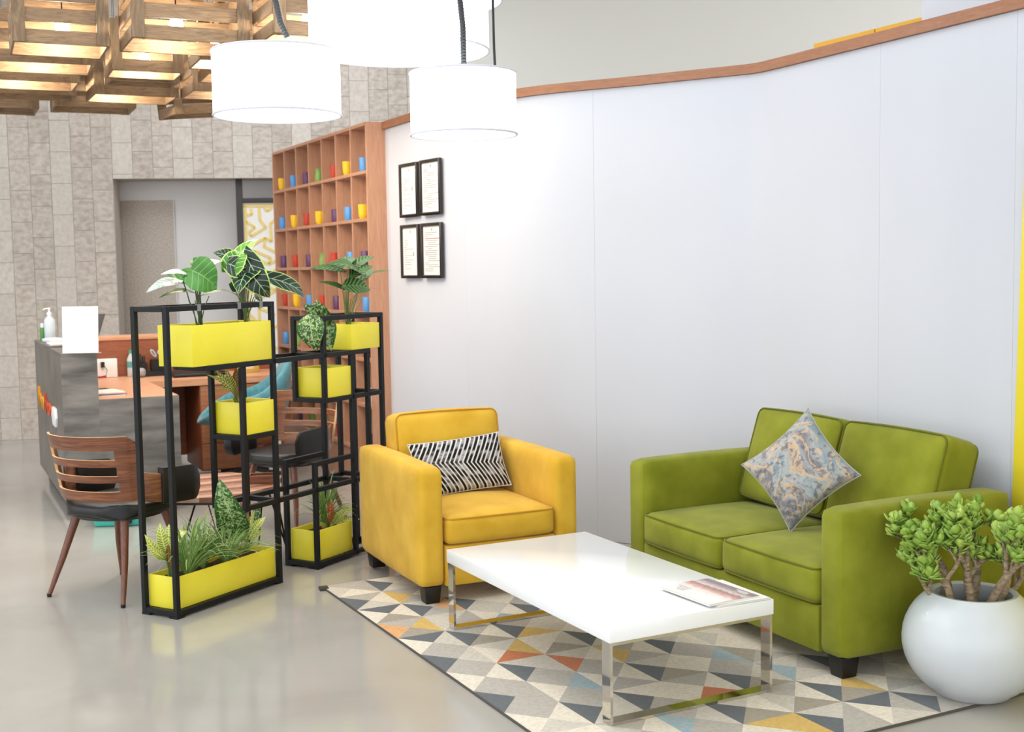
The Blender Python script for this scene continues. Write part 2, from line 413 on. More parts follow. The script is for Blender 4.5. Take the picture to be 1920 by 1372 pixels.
t = strip([(1.945, 4.72), (2.5, 3.573), (3.2, 2.13)], .0, 1.95, -.02, -.001).build('wall_yellow', M['yellow_panel'], bevel=.002)
for vv in t.data.vertices:
    if vv.co.z > 1 and vv.co.y > 4.5: vv.co.x += .022; vv.co.y -= .045
struct(t)
# yellow ledge and white pillar seen over the partition
def wc(y, off): # point behind the second leg of the partition
    d = Vector((.46, -.888)); p = Vector((1.242, 6.169)); s_ = (y-p.y)/d.y; n_ = Vector((.888, .46)); q = p+d*s_+n_*off; return q
a, b_ = wc(6.01, .2), wc(5.372, .2); n_ = Vector((.888, .46))*.2
t = thing('yellow_ledge', 'yellow ledge of two boxed lengths just behind the top of the partition', 'ledge', (0, 0, 0))
mid = a.lerp(b_, .58)
for p_, q_ in ((a, mid), (mid, b_)):
    d = (q_-p_).normalized()*.003; p2, q2 = p_+d, q_-d
    MB().hexa([(p2.x, p2.y, 2.3), (q2.x, q2.y, 2.3), (q2.x+n_.x, q2.y+n_.y, 2.3), (p2.x+n_.x, p2.y+n_.y, 2.3), (p2.x, p2.y, 2.572), (q2.x, q2.y, 2.572), (q2.x+n_.x, q2.y+n_.y, 2.572), (p2.x+n_.x, p2.y+n_.y, 2.572)]).build('ledge_length', M['yellow_ledge'], t, smooth=0, bevel=.002)
p_ = wc(5.352, .16); q_ = wc(4.3, .16)
struct(MB().hexa([(p_.x, p_.y, 0), (q_.x, q_.y, 0), (q_.x+.45, q_.y+.25, 0), (p_.x+.45, p_.y+.25, 0), (p_.x, p_.y, 4.3), (q_.x, q_.y, 4.3), (q_.x+.45, q_.y+.25, 4.3), (p_.x+.45, p_.y+.25, 4.3)]).build('wall_pillar', M['white_paint'], smooth=0))

# ------------------------------------------------------------------ rug
TF = Fr(.3, 3.871, .4732)
rug_cols = ['e4dac8', 'cfc7ba', 'b7b0a6', '62676b', 'd6b260', 'c9764a', '9fb2b8', 'a69b8a', 'e0a870']
RM = [mottled('rug_wool_%s' % c, c, c, 60, .95, bumps=.6, bscale=380, sheen=.2, spec=.1, bdist=.003) for c in ('cream', )] if False else []
for i, c in enumerate(rug_cols):
    rgb = [int(c[q:q+2], 16) for q in (0, 2, 4)]; dk = ''.join('%02x' % int(q*.93) for q in rgb)
    RM.append(mottled('rug_wool_'+('cream', 'pale_grey', 'grey', 'charcoal', 'mustard', 'rust', 'blue', 'taupe', 'apricot')[i], dk, c, 70, .95, bumps=.5, bscale=420, sheen=.15, spec=.1, bdist=.003))
t = thing('rug', 'cream wool rug with grey, charcoal and coloured triangles under the white table', 'rug', TF.w(0, 0), TF.yaw)
cu, cv, nu, nv = .21, .24, 8, 11; ru, rv = -.24, -.43
special = {(1,4,'l'):3,(0,3,'l'):3,(0,5,'l'):3,(1,2,'l'):3,(0,6,'t'):3,(1,6,'l'):3,(0,9,'l'):3,(0,8,'t'):3,(5,1,'l'):3,(5,0,'t'):3,(6,0,'l'):3,(4,0,'l'):3,
 (3,3,'l'):3,(2,2,'l'):3,(4,2,'l'):3,(4,4,'l'):3,(5,3,'l'):7,(3,1,'l'):3,(3,5,'l'):3,(1,10,'l'):3,(1,8,'l'):3,(2,8,'l'):3,(3,7,'l'):3,(2,6,'l'):3,(6,2,'l'):3,(6,5,'l'):3,(5,6,'l'):3,(4,8,'l'):3,
 (1,5,'b'):5,(1,5,'r'):4,(2,4,'l'):5,(0,7,'l'):8,(1,3,'r'):6,(3,2,'b'):5,(2,1,'l'):6,(3,0,'t'):4,(1,9,'l'):4,(0,7,'r'):4,(1,8,'r'):8,(2,6,'b'):4,(3,4,'l'):4,(3,0,'r'):4,(5,1,'r'):4,(2,7,'b'):6,(4,3,'r'):6,(5,2,'l'):6,(6,7,'l'):5,(4,6,'b'):6}
rr = random.Random(4)
mb = MB(); tk = .009
for i in range(nu):
    for j in range(nv):
        x0, y0 = ru+i*cu, rv+j*cv; x1, y1 = x0+cu, y0+cv; c_ = (x0+cu/2, y0+cv/2, tk)
        for nm, p, q in (('l', (x0, y1), (x0, y0)), ('r', (x1, y0), (x1, y1)), ('t', (x1, y1), (x0, y1)), ('b', (x0, y0), (x1, y0))):
            d = {'l': [0, 0, 1, 0], 'r': [0, 0, 1, 0, 2], 't': [0, 1, 2, 2], 'b': [1, 2, 2, 7, 0]}[nm]
            mb.add([(p[0], p[1], tk), (q[0], q[1], tk), c_], [(0, 1, 2)], special.get((i, j, nm), rr.choice(d)))
mb.build('pile', RM, t, smooth=0)
x1, y1 = ru+nu*cu, rv+nv*cv
MB().box((ru-.004, rv-.004, 0), (x1+.004, y1+.004, tk-.0006)).build('binding', plain('rug_binding', '55504a', .9), t, smooth=0)
MB().prism([(ru-.03, y1-.06), (ru+.012, y1-.065), (ru+.02, y1-.015), (ru-.022, y1-.008)], .0005, tk+.004).build('corner_tab', plain('rug_corner_tab', '3a352f', .7), t, bevel=.002)

# ------------------------------------------------------------------ coffee table
t = thing('coffee_table', 'low white gloss coffee table on two chrome flat bar loop legs', 'table', TF.w(0, 0, tk), TF.yaw)
TW, TL, TZ = .6706, 1.2858, .3405-tk
box('tabletop', (0, 0, TZ-.0545), (TW, TL, TZ), M['gloss_white'], t, bevel=.003)
for v0 in (.004, TL-.054):
    mb = MB(); wv, th = .05, .01; zt_ = TZ-.055
    mb.box((.004, v0, .0), (TW-.004, v0+wv, th)).box((.004, v0, zt_-th), (TW-.004, v0+wv, zt_)).box((.004, v0, th), (.004+th, v0+wv, zt_-th)).box((TW-.004-th, v0, th), (TW-.004, v0+wv, zt_-th))
    mb.build('loop_leg', M['chrome'], t, smooth=0)

# magazines on the near right corner of the table
def magazine(name, label, u, v, rz, z, wx, ly, th, cover):
    p = TF.w(u, v, z)
    t = thing(name, label, 'magazine', p, TF.yaw+rz, 'magazines on the coffee table')
    mb = MB()
    G = []
    for top in (0, 1):
        G.append([[(x_*wx/10, y_*ly, (th if top else 0)+.0022*sin(x_/10*pi)*(1 if top else .35)) for y_ in (0, 1)] for x_ in range(11)])
    for g in G: mb.grid(g)
    lo, hi = G
    for i in range(10):
        for k in (0, 1): mb.add([lo[i][k], lo[i+1][k], hi[i+1][k], hi[i][k]], [(0, 1, 2, 3)])
    for i in (0, 10): mb.add([lo[i][0], lo[i][1], hi[i][1], hi[i][0]], [(0, 1, 2, 3)])
    mb.build('pages', M['paper'], t, smooth=30)
    g = [[(x, y, z_+.0007) for x, y, z_ in r] for r in hi]
    MB().grid(g).build('cover', cover, t, smooth=30)
    return t, wx, ly, th
m, nt, b = newmat('magazine_cover'); M['cover'] = m
tc = nt.nodes.new('ShaderNodeTexCoord'); sx = nt.nodes.new('ShaderNodeSeparateXYZ'); nt.links.new(tc.outputs['Generated'], sx.inputs[0])
nn = N(nt, 'ShaderNodeTexNoise'); nn.inputs['Scale'].default_value = 14; nn.inputs['Detail'].default_value = 5; nt.links.new(tc.outputs['Generated'], nn.inputs['Vector'])
ad = N(nt, 'ShaderNodeMath', operation='MULTIPLY_ADD'); ad.inputs[1].default_value = .22; nt.links.new(nn.outputs['Fac'], ad.inputs[0]); nt.links.new(sx.outputs['X'], ad.inputs[2])
cc = ramp(nt, [(.0, 'eadfdc'), (.35, 'f0eae8'), (.55, 'e9d9d4'), (.64, 'cf9f95'), (.76, 'a3736c'), (.82, 'd9cccb'), (.95, 'a58f93'), (1.0, '8d7b82')], ad.outputs[0])
nt.links.new(cc, b.inputs['Base Color']); b.inputs['Roughness'].default_value = .3
magazine('magazine', 'plain white magazine with a dark edge line, lying under the printed one', .435, .005, -.02, TZ+tk+.0005, .222, .285, .005, plain('blank_white_cover', 'f0f0f0', .3))
t, wx, ly, th = magazine('magazine', 'glossy magazine with a pinkish skyline cover, on top of the stack', .405, .012, .035, TZ+tk+.0072, .218, .283, .006, M['cover'])
mb = MB()
for i in range(3): mb.box((.198-i*.008, .03, th+.0026), (.203-i*.008, .10-i*.012, th+.0030))
mb.build('title_print', M['paper'], t, smooth=0)['kind'] = 'stuff'
mb = MB()
for i in range(4): mb.box((.07-i*.012, .19, th+.0029), (.072-i*.012, .26-i*.01, th+.0032))
mb.build('small_print', plain('print_grey', '9b9290', .6), t, smooth=0)['kind'] = 'stuff'

# ------------------------------------------------------------------ sofa and armchair
def seat_group(kind, label, cat, fr, W, D, n, fab, pipe, dark, arm, zs0, zs1, back_top, vfront, tilt, zlift):
    t = thing(kind, label, cat, fr.w(0, 0, zlift), fr.yaw)
    Z0 = .078
    for nm, a, b_ in (('arm', (0, 0, Z0), (arm, D, .618)), ('arm', (W-arm, 0, Z0), (W, D, .618))):
        c_ = [(a[i]+b_[i])/2 for i in range(3)]
        o = cushion(*[b_[i]-a[i] for i in range(3)], r=.034, pz=.008, px=.004, cuts=12).build(nm, fab, t, smooth=60); o.location = c_
    box('base', (arm-.001, .004, Z0), (W-arm+.001, D-.02, zs0-.002), fab, t, bevel=.008)
    box('back_frame', (arm-.001, D-.14, Z0), (W-arm+.001, D-.001, .60), fab, t, bevel=.02, seg=3)
    iw = (W-2*arm)/n
    for i in range(n):
        cx = arm+iw*(i+.5); sd = .60 if n > 1 else .64
        sx_, sz_ = iw-.006, zs1-zs0
        o = cushion(sx_, sd, sz_, r=.03, pz=.024, py=.010, cuts=14).build('seat_cushion', fab, t, smooth=60); o.location = (cx, sd/2-.008, (zs0+zs1)/2)
        mb = MB()
        for sg in ((1, -1) if n > 1 else (1,)):
            L = rloop(-sx_/2+.006, -sd/2+.006, sx_/2-.006, sd/2-.006, 0, .03)
            L2 = []
            for p in L:
                f = lambda q: max(0, 1-q*q); nx, ny = p.x/(sx_/2), p.y/(sd/2)
                L2.append((p.x, p.y+.010*ny*f(nx)*.8, sg*(sz_/2-.009+.024*f(nx)*f(ny))))
            mb.tube(L2, .0042, 6, closed=True)
        mb.build('piping', pipe, o, smooth=60)
        bh_, bt = (back_top-zs1)/cos(tilt), .185 if n > 1 else .17
        bx = iw-.004 if n > 1 else iw+.01
        o = cushion(bx, bt, bh_, r=.035, py=.045, pz=.012, cuts=14).build('back_cushion', fab, t, smooth=60)
        o.rotation_euler = (-tilt, 0, 0)
        zc = (zs1+back_top)/2+.004; vc = vfront+bt/2/cos(tilt)+(zc-zs1)*math.tan(tilt)
        o.location = (cx, vc, zc)
        mb = MB()
        L = rloop(-bx/2+.008, -bh_/2+.008, bx/2-.008, bh_/2-.008, 0, .035)
        for yy in ((-1, 1)):
            L2 = []
            for p in L:
                f = lambda q: max(0, 1-q*q); nx, nz = p.x/(bx/2), p.y/(bh_/2)
                L2.append((p.x, yy*(bt/2-.009+.045*f(nx)*f(nz)), p.y+.012*nz*f(nx)*.6))
            mb.tube(L2, .0042, 6, closed=True)
        mb.build('piping', pipe, o, smooth=60)
    for fx in (.03, W-.11):
        for fy in (.03, D-.11):
            MB().hexa([(fx+.008, fy+.008, 0), (fx+.072, fy+.008, 0), (fx+.072, fy+.072, 0), (fx+.008, fy+.072, 0), (fx, fy, Z0), (fx+.08, fy, Z0), (fx+.08, fy+.08, Z0), (fx, fy+.08, Z0)]).build('foot', dark, t, bevel=.002)
    return t
SF = Fr(.5197, 5.5446, -1.1189); AF = Fr(-.4188, 5.3202, .4283)
seat_group('sofa', 'olive green two seat velvet sofa with square arms and loose cushions', 'sofa', SF, 1.447, .83, 2, M['green_fabric'], M['green_pipe'], M['black_foot'], .13, .252, .392, .80, .50, .30, tk+.0004)
seat_group('armchair', 'mustard yellow velvet armchair with square arms and black block feet', 'armchair', AF, .7925, .8992, 1, M['yellow_fabric'], M['yellow_pipe'], M['black_foot'], .122, .262, .39, .775, .585, .16, tk+.0004)

def pillow(name, label, cat, loc, R, hw, hh, th, mat, seam, pinch=.10, folds=0.):
    t = thing(name, label, cat, loc); t.rotation_mode = 'QUATERNION'; t.rotation_quaternion = R.to_quaternion()
    n = 26; mb = MB()
    for sg in (1, -1):
        G = []
        for i in range(n+1):
            row = []
            for j in range(n+1):
                a, b_ = math.copysign(abs(2*i/n-1)**.8, 2*i/n-1), math.copysign(abs(2*j/n-1)**.8, 2*j/n-1)
                fa, fb = max(0, 1-a*a), max(0, 1-b_*b_)
                x = a*hw*(1-pinch*fb**.9*abs(a)**2); y = b_*hh*(1-pinch*fa**.9*abs(b_)**2)
                zz = th*(fa*fb)**.42
                wr_ = folds*(sin(9*a+5*b_)*cos(7*b_-3*a)+.6*sin(17*(a-b_)))*fa*fb
                if folds:
                    dd = max(0, -(a+b_)/2-.28); wr_ += folds*3.2*sin(30*(a+b_))*dd*2.2*min(1, fa*fb*6)
                row.append((x, y, sg*zz+wr_))
            G.append(row)
        mb.grid(G)
    mb.build('cover', mat, t, smooth=80)
    P = []
    for k in range(4*n):
        s_ = k/n; q = s_ % 1; e = [(-1+2*q, -1), (1, -1+2*q), (1-2*q, 1), (-1, 1-2*q)][int(s_)]
        a, b_ = e; fa, fb = 1-a*a, 1-b_*b_
        P.append((a*hw*(1-pinch*fb**.9*abs(a)**2), b_*hh*(1-pinch*fa**.9*abs(b_)**2), 0))
    MB().tube(P, .0028, 5, closed=True).build('piping', seam, t, smooth=60)
    return t
def axes(x, y):
    x = Vector(x).normalized(); y = Vector(y); y = (y-x*y.dot(x)).normalized(); z = x.cross(y); return Matrix((x, y, z)).transposed()
# lumbar pillow: chevron strokes
m, nt, b = newmat('chevron_print'); M['chevron'] = m
tc = nt.nodes.new('ShaderNodeTexCoord'); sx = nt.nodes.new('ShaderNodeSeparateXYZ'); nt.links.new(tc.outputs['Object'], sx.inputs[0])
def mth(op, a, b_=None, c_=None):
    n_ = N(nt, 'ShaderNodeMath', operation=op)
    for i, q in enumerate((a, b_, c_)):
        if q is None: continue
        if isinstance(q, (int, float)): n_.inputs[i].default_value = q
        else: nt.links.new(q, n_.inputs[i])
    return n_.outputs[0]
fold = mth('ABSOLUTE', mth('ADD', sx.outputs['Y'], mth('MULTIPLY', sx.outputs['X'], .12)))
diag = mth('ADD', mth('ADD', sx.outputs['X'], 0), mth('MULTIPLY', fold, -.62))
ph = mth('MULTIPLY', diag, 44)
st = mth('FRACT', ph); idx = mth('FLOOR', ph)
cx = N(nt, 'ShaderNodeCombineXYZ'); nt.links.new(idx, cx.inputs[0]); nt.links.new(mth('MULTIPLY', fold, 15), cx.inputs[1])
wn = N(nt, 'ShaderNodeTexNoise'); wn.inputs['Scale'].default_value = 1.0; wn.inputs['Detail'].default_value = 2; nt.links.new(cx.outputs[0], wn.inputs['Vector'])
strokes = ramp(nt, [(.0, '17171a'), (.50, '1b1b1e'), (.55, '6a6b70'), (.62, 'a9a9ad'), (.68, '55565b')], wn.outputs['Fac'])
gap = ramp(nt, [(.0, .0), (.62, .0), (.66, 1.), (1., 1.)], st)
mx = N(nt, 'ShaderNodeMix', data_type='RGBA'); nt.links.new(gap, mx.inputs[0]); nt.links.new(strokes, mx.inputs[6])
alt = mth('MODULO', mth('ABSOLUTE', idx), 2); nt.links.new(ramp(nt, [(.4, 'cfccc8'), (.6, 'd8d5d0')], alt), mx.inputs[7]); nt.links.new(mx.outputs[2], b.inputs['Base Color']); b.inputs['Roughness'].default_value = .85
b.inputs['Specular IOR Level'].default_value = .2
xa = Vector((AF.c, AF.s, 0)); bk = Vector((-AF.s, AF.c, 0)); yup = (Vector((0, 0, 1))*cos(.42)+bk*sin(.42))
pillow('lumbar_pillow', 'oblong black and white chevron pillow on the mustard armchair', 'pillow', AF.w(.40, .50, .545), axes(xa*1+yup*.06, yup), .245, .138, .05, M['chevron'], M['paper'], .06)
# marble pillow standing on one corner
m, nt, b = newmat('marble_print'); M['marble'] = m
tc = nt.nodes.new('ShaderNodeTexCoord')
n1 = N(nt, 'ShaderNodeTexNoise'); n1.inputs['Scale'].default_value = 3.4; n1.inputs['Detail'].default_value = 9; n1.inputs['Distortion'].default_value = .9; n1.inputs['Roughness'].default_value = .62; nt.links.new(tc.outputs['Object'], n1.inputs['Vector'])
n2 = N(nt, 'ShaderNodeTexNoise'); n2.inputs['Scale'].default_value = 6; n2.inputs['Detail'].default_value = 10; n2.inputs['Distortion'].default_value = 1.2; nt.links.new(tc.outputs['Object'], n2.inputs['Vector'])
base = ramp(nt, [(.30, '4f6470'), (.40, '7d8f98'), (.47, 'a3a5a2'), (.53, '6f6c72'), (.60, 'aea698'), (.70, '978779')], n1.outputs['Fac'])
gold = ramp(nt, [(.475, 0.), (.487, .75), (.51, .75), (.522, 0.)], n2.outputs['Fac'])
mx = N(nt, 'ShaderNodeMix', data_type='RGBA'); nt.links.new(gold, mx.inputs[0]); nt.links.new(base, mx.inputs[6]); mx.inputs[7].default_value = col4('c9a882')
n3 = N(nt, 'ShaderNodeTexNoise'); n3.inputs['Scale'].default_value = 45; n3.inputs['Detail'].default_value = 4; nt.links.new(tc.outputs['Object'], n3.inputs['Vector'])
spk = N(nt, 'ShaderNodeMix', data_type='RGBA'); nt.links.new(ramp(nt, [(.56, 0.), (.62, .6)], n3.outputs['Fac']), spk.inputs[0]); nt.links.new(mx.outputs[2], spk.inputs[6]); spk.inputs[7].default_value = col4('4a4450')
nt.links.new(spk.outputs[2], b.inputs['Base Color']); b.inputs['Roughness'].default_value = .6; b.inputs['Sheen Weight'].default_value = .2
fn = Vector((-.60, -.80, 0)); sid = Vector((.80, -.60, 0)); yup = Vector((0, 0, 1))*cos(.34)-fn*sin(.34)
xa = (sid+yup).normalized(); ya = (yup-sid).normalized()
pillow('throw_pillow', 'square marbled blue grey and gold pillow standing on its corner on the sofa', 'pillow', SF.w(.79, .345, .655), axes(xa, ya), .185, .185, .055, M['marble'], plain('marble_seam', 'a7a9a6', .7), .12, .0035)

# ------------------------------------------------------------------ plant stand (room divider)
PF = Fr(-1.4744, 5.2256, 1.0587); PD = .2127; T = .024
t = thing('plant_stand', 'black square tube room divider frame holding yellow planter boxes', 'stand', PF.w(0, 0), PF.yaw)
bm_ = M['black_metal']
def post(u, z0, z1, both=True):
    for v in (0, PD-T): box('post', (u, v, z0), (u+T, v+T, z1), bm_, t, bevel=.002, seg=1)
def rail(u0, u1, z, both=True):
    for v in (0, PD-T): box('rail', (u0, v, z-T), (u1, v+T, z), bm_, t, bevel=.002, seg=1)
def cross(u, z): box('cross_rail', (u, T, z-T), (u+T, PD-T, z), bm_, t, bevel=.002, seg=1)
post(0, .008, 1.363); post(.683, .008, 1.363); post(.463, .392, 1.062); post(.978, .008, .548); post(1.075, .836, 1.277)
post(1.302, .008, 1.066); post(1.442, .398, 1.066); post(1.572, .008, 1.277)
rail(T, .683, 1.363); cross(0, 1.363); cross(.683, 1.363)
rail(.243, 1.466, 1.09); cross(.243, 1.09); cross(.683, 1.09); cross(1.075, 1.09); cross(1.302, 1.09); cross(1.442, 1.09)
rail(.487, .683, .747); cross(.463, .747); cross(.683, .747)
rail(1.099, 1.572, 1.277); cross(1.075, 1.277); cross(1.572, 1.277)
rail(1.099, 1.572, .859); cross(1.075, .859); cross(1.572, .859)
rail(.487, 1.466, .416); cross(.683, .416); cross(1.302, .416); cross(1.442, .422)
rail(1.002, 1.302, .548); pass
rail(T, .683, .034); cross(0, .034); cross(.683, .034); rail(1.002, 1.572, .034); cross(.978, .034); cross(1.302, .034); cross(1.572, .034)
for u in (0, .66, .978, 1.549):
    for v in (0, PD-.05): box('foot_pad', (u, v, 0), (u+.047, v+.05, .010), bm_, t)
for u in (.19, .45, .60): box('cable_clip', (u, -.0015, 1.336), (u+.022, .01, 1.366), plain('silver_tape', '8d8d8d', .3, .6), t)
def planter(label, u0, u1, z0, z1, v0=.026, v1=PD-.026, group=None):
    o = PF.w((u0+u1)/2, (v0+v1)/2, z0); W, D, H = u1-u0, v1-v0, z1-z0; k = .008
    t = thing('planter_box', label, 'planter', o, PF.yaw)
    x, y = W/2, D/2
    mb = MB(); mb.add([(-x, -y, 0), (x, -y, 0), (x, y, 0), (-x, y, 0), (-x, -y, H), (x, -y, H), (x, y, H), (-x, y, H), (-x+k, -y+k, H), (x-k, -y+k, H), (x-k, y-k, H), (-x+k, y-k, H), (-x+k, -y+k, .02), (x-k, -y+k, .02), (x-k, y-k, .02), (-x+k, y-k, .02)],
      [(0, 3, 2, 1), (0, 1, 5, 4), (1, 2, 6, 5), (2, 3, 7, 6), (3, 0, 4, 7), (4, 5, 9, 8), (5, 6, 10, 9), (6, 7, 11, 10), (7, 4, 8, 11), (8, 9, 13, 12), (9, 10, 14, 13), (10, 11, 15, 14), (11, 8, 12, 15), (12, 13, 14, 15)])
    mb.build('trough', M['planter'], t, bevel=.002, seg=2)
    G = []; n = max(6, int(W/.03)); zz = H-.028
    for i in range(n+1):
        G.append([(-x+k+(2*x-2*k)*i/n, -y+k+(2*y-2*k)*j/6, zz+random.uniform(-.006, .006)) for j in range(7)])
    MB().grid(G).build('soil', M['soil'], t)
    return t
planter('long bright yellow planter box high on the black stand, top left', .155, .682, 1.0905, 1.274, .004, PD-.004)
planter('yellow cube planter box hanging mid-height below the long upper planter', .489, .70, .7475, .897, -.002+.006, PD-.008)
planter('yellow cube planter box right of the stand centre with one speckled plant', 1.104, 1.333, .8595, 1.010, .006, PD-.008)
planter('small yellow planter box at the top right of the black stand', 1.312, 1.564, 1.0905, 1.224, .004, PD-.02)
planter('long yellow planter box on the floor frame, full of grassy plants', .0245, .681, .0345, .178, .024, PD-.024)
planter('shorter yellow planter box on the floor frame next to the armchair', 1.0025, 1.30, .0345, .190, .024, PD-.024)

# ------------------------------------------------------------------ plants
def leafmat(name, dark, light, vein, edge=None, freq=16, vw=.2, midw=.05, edgew=.86, rough=.35, slant=1.1, blotch=None, noise=.25, back=None):
    m, nt, b = newmat(name); M[name] = m
    at = N(nt, 'ShaderNodeUVMap'); sx = N(nt, 'ShaderNodeSeparateXYZ'); nt.links.new(at.outputs[0], sx.inputs[0])
    def mt(op, a, b_=None):
        n_ = N(nt, 'ShaderNodeMath', operation=op)
        for i, q in enumerate((a, b_)):
            if q is None: continue
            if isinstance(q, (int, float)): n_.inputs[i].default_value = q
            else: nt.links.new(q, n_.inputs[i])
        return n_.outputs[0]
    av = mt('ABSOLUTE', sx.outputs['Y'])
    tc = nt.nodes.new('ShaderNodeTexCoord')
    nz = N(nt, 'ShaderNodeTexNoise'); nz.inputs['Scale'].default_value = 40 if blotch else 9; nz.inputs['Detail'].default_value = 4; nt.links.new(tc.outputs['Object'], nz.inputs['Vector'])
    c = ramp(nt, [(.35, dark), (.65, light)], nz.outputs['Fac'])
    def mix(fac, c0, c1):
        x = N(nt, 'ShaderNodeMix', data_type='RGBA'); nt.links.new(fac, x.inputs[0]); nt.links.new(c0, x.inputs[6]); x.inputs[7].default_value = col4(c1); return x.outputs[2]
    if blotch:
        n2 = N(nt, 'ShaderNodeTexNoise'); n2.inputs['Scale'].default_value = 75; n2.inputs['Detail'].default_value = 5; n2.inputs['Distortion'].default_value = 1.2; nt.links.new(tc.outputs['Object'], n2.inputs['Vector'])
        fall = mt('SUBTRACT', n2.outputs['Fac'], mt('MULTIPLY', mt('POWER', av, 3), .12))
        c = mix(ramp(nt, [(.47, 0.), (.54, 1.)], fall), c, blotch)
    s = mt('FRACT', mt('ADD', mt('MULTIPLY', sx.outputs['X'], freq), mt('ADD', mt('MULTIPLY', av, -slant), mt('MULTIPLY', nz.outputs['Fac'], noise))))
    d = mt('ABSOLUTE', mt('SUBTRACT', s, .5))
    if vw: c = mix(ramp(nt, [(0., 1.), (vw*.35, 1.), (vw, 0.)], d), c, vein)
    c = mix(ramp(nt, [(0., 1.), (midw*.6, 1.), (midw, 0.)], av), c, vein)
    if edge: c = mix(ramp(nt, [(edgew, 0.), (min(.995, edgew+.05), 1.)], av), c, edge)
    nt.links.new(c, b.inputs['Base Color']); b.inputs['Roughness'].default_value = rough; b.inputs['Specular IOR Level'].default_value = .4
    b.inputs['Transmission Weight'].default_value = 0
    return m
leafmat('silver', '71897a', 'b4c3b9', 'd0dad3', None, 9, .12, .04, rough=.25)
leafmat('green', '2f641c', '447e2c', '6aa044', None, 6, .08, .04, rough=.3)
leafmat('dark', '2c4a1c', '40642a', '6a8a48', None, 7, .05, .05)
leafmat('aloc', '12261a', '1e3a26', 'a9bf9a', 'b4cf6a', 6, .06, .05, .88, .28, 1.4)
leafmat('bright', '2f6a1c', '57962a', 'b8d68a', 'c2dc74', 6, .07, .05, .88, .3, 1.4)
leafmat('croton', '3c4a14', '5e6e22', 'd8d070', 'c9c45c', 12, .22, .10, .9, .35)
leafmat('crotony', '6d8a24', 'a0b040', 'dcdc84', 'd0d070', 13, .26, .14, .86, .35)
leafmat('crotonred', '5a3a1c', '86602e', 'b08a40', '9a7c3a', 10, .12, .08, .9, .35)
leafmat('crotonor', '7a3c22', 'b05a34', 'd88a50', None, 8, .10, .1, rough=.35)
leafmat('dieff', '24481e', '3a6a2c', 'b8c890', None, 10, .0, .03, rough=.35, blotch='a9bd82')
leafmat('cala', '152e12', '2a4c1e', '5c8440', None, 8, .30, .06, rough=.5, slant=1.6)
leafmat('blade', '3c6828', '5f8e3a', 'aac872', 'c6d890', 1, .0, .3, .80, .4)
leafmat('jade', '7aa03c', 'b2cc60', 'a0bc54', 'b8a860', 1, .0, .02, .97, .28)
M['stem'] = plain('plant_stem', '5f7434', .45); M['stem_dark'] = plain('plant_stem_dark', '39491f', .45)

def leaf_mesh(name, L, W, lift, mat, shape='oval', curl=.25, n=9, k=6, droop=0.):
    """leaf along +x from 0 to L, lying in xy, top = +z, with midrib fold and arch"""
    vs = []; uv = []; fs = []
    for i in range(n+1):
        s = i/n
        if shape == 'oval': wd = (sin(pi*min(1, s**.75))**.8)*(1-.12*s)
        elif shape == 'heart': wd = min(1, (s/.16)**.5)*(1-max(0, (s-.25)/.75)**1.7) if s > 0 else .55
        elif shape == 'lance': wd = sin(pi*s**.85)**.9
        else: wd = (min(1, s*6+.35))*(1-s**2.2)
        if i == n: wd = .0
        z0 = lift*4*s*(1-s)-droop*s*s
        for j in range(k+1):
            q = 2*j/k-1
            x = L*s; 
            if shape == 'heart' and s < .2: x -= L*.12*abs(q)*(1-s/.2)
            vs.append((x, q*wd*W/2, z0+abs(q)*wd*W*.5*curl*(1-.6*abs(q))+.03*W*sin(9*s+2*q)*abs(q)))
            uv.append((s, q))
    for i in range(n):
        for j in range(k): a = i*(k+1)+j; fs.append((a, a+1, a+k+2, a+k+1))
    me = bpy.data.meshes.new(name); me.from_pydata(vs, [], fs); me.materials.append(M[mat])
    ul = me.uv_layers.new(name='UVMap')
    for lp in me.loops: ul.data[lp.index].uv = uv[lp.vertex_index]
    me.polygons.foreach_set('use_smooth', [True]*len(me.polygons))
    return me
VIEW = Vector((-.12, -.97, .22)).normalized()
def place_leaf(parent, b_, tip, W, lift, mat, shape, face=.55, curl=.22, twist=0):
    b_, tip = Vector(b_), Vector(tip); d = tip-b_; L = d.length; d.normalize()
    nrm = (Vector((0, 0, 1))*(1-face)+VIEW*face); nrm = (nrm-d*nrm.dot(d)).normalized()
    if twist: nrm = Matrix.Rotation(twist, 3, d) @ nrm
    y = nrm.cross(d)
    o = bpy.data.objects.new('leaf', leaf_mesh('leaf', L, W, lift, mat, shape, curl)); COL.objects.link(o)
    o.parent = parent; o.matrix_local = Matrix.Translation(b_) @ Matrix((d, y, nrm)).transposed().to_4x4()
    return o
SH = dict(silver='oval', green='heart', dark='lance', aloc='heart', bright='heart', croton='lance', crotony='lance', crotonred='lance', crotonor='lance', dieff='oval', cala='oval')
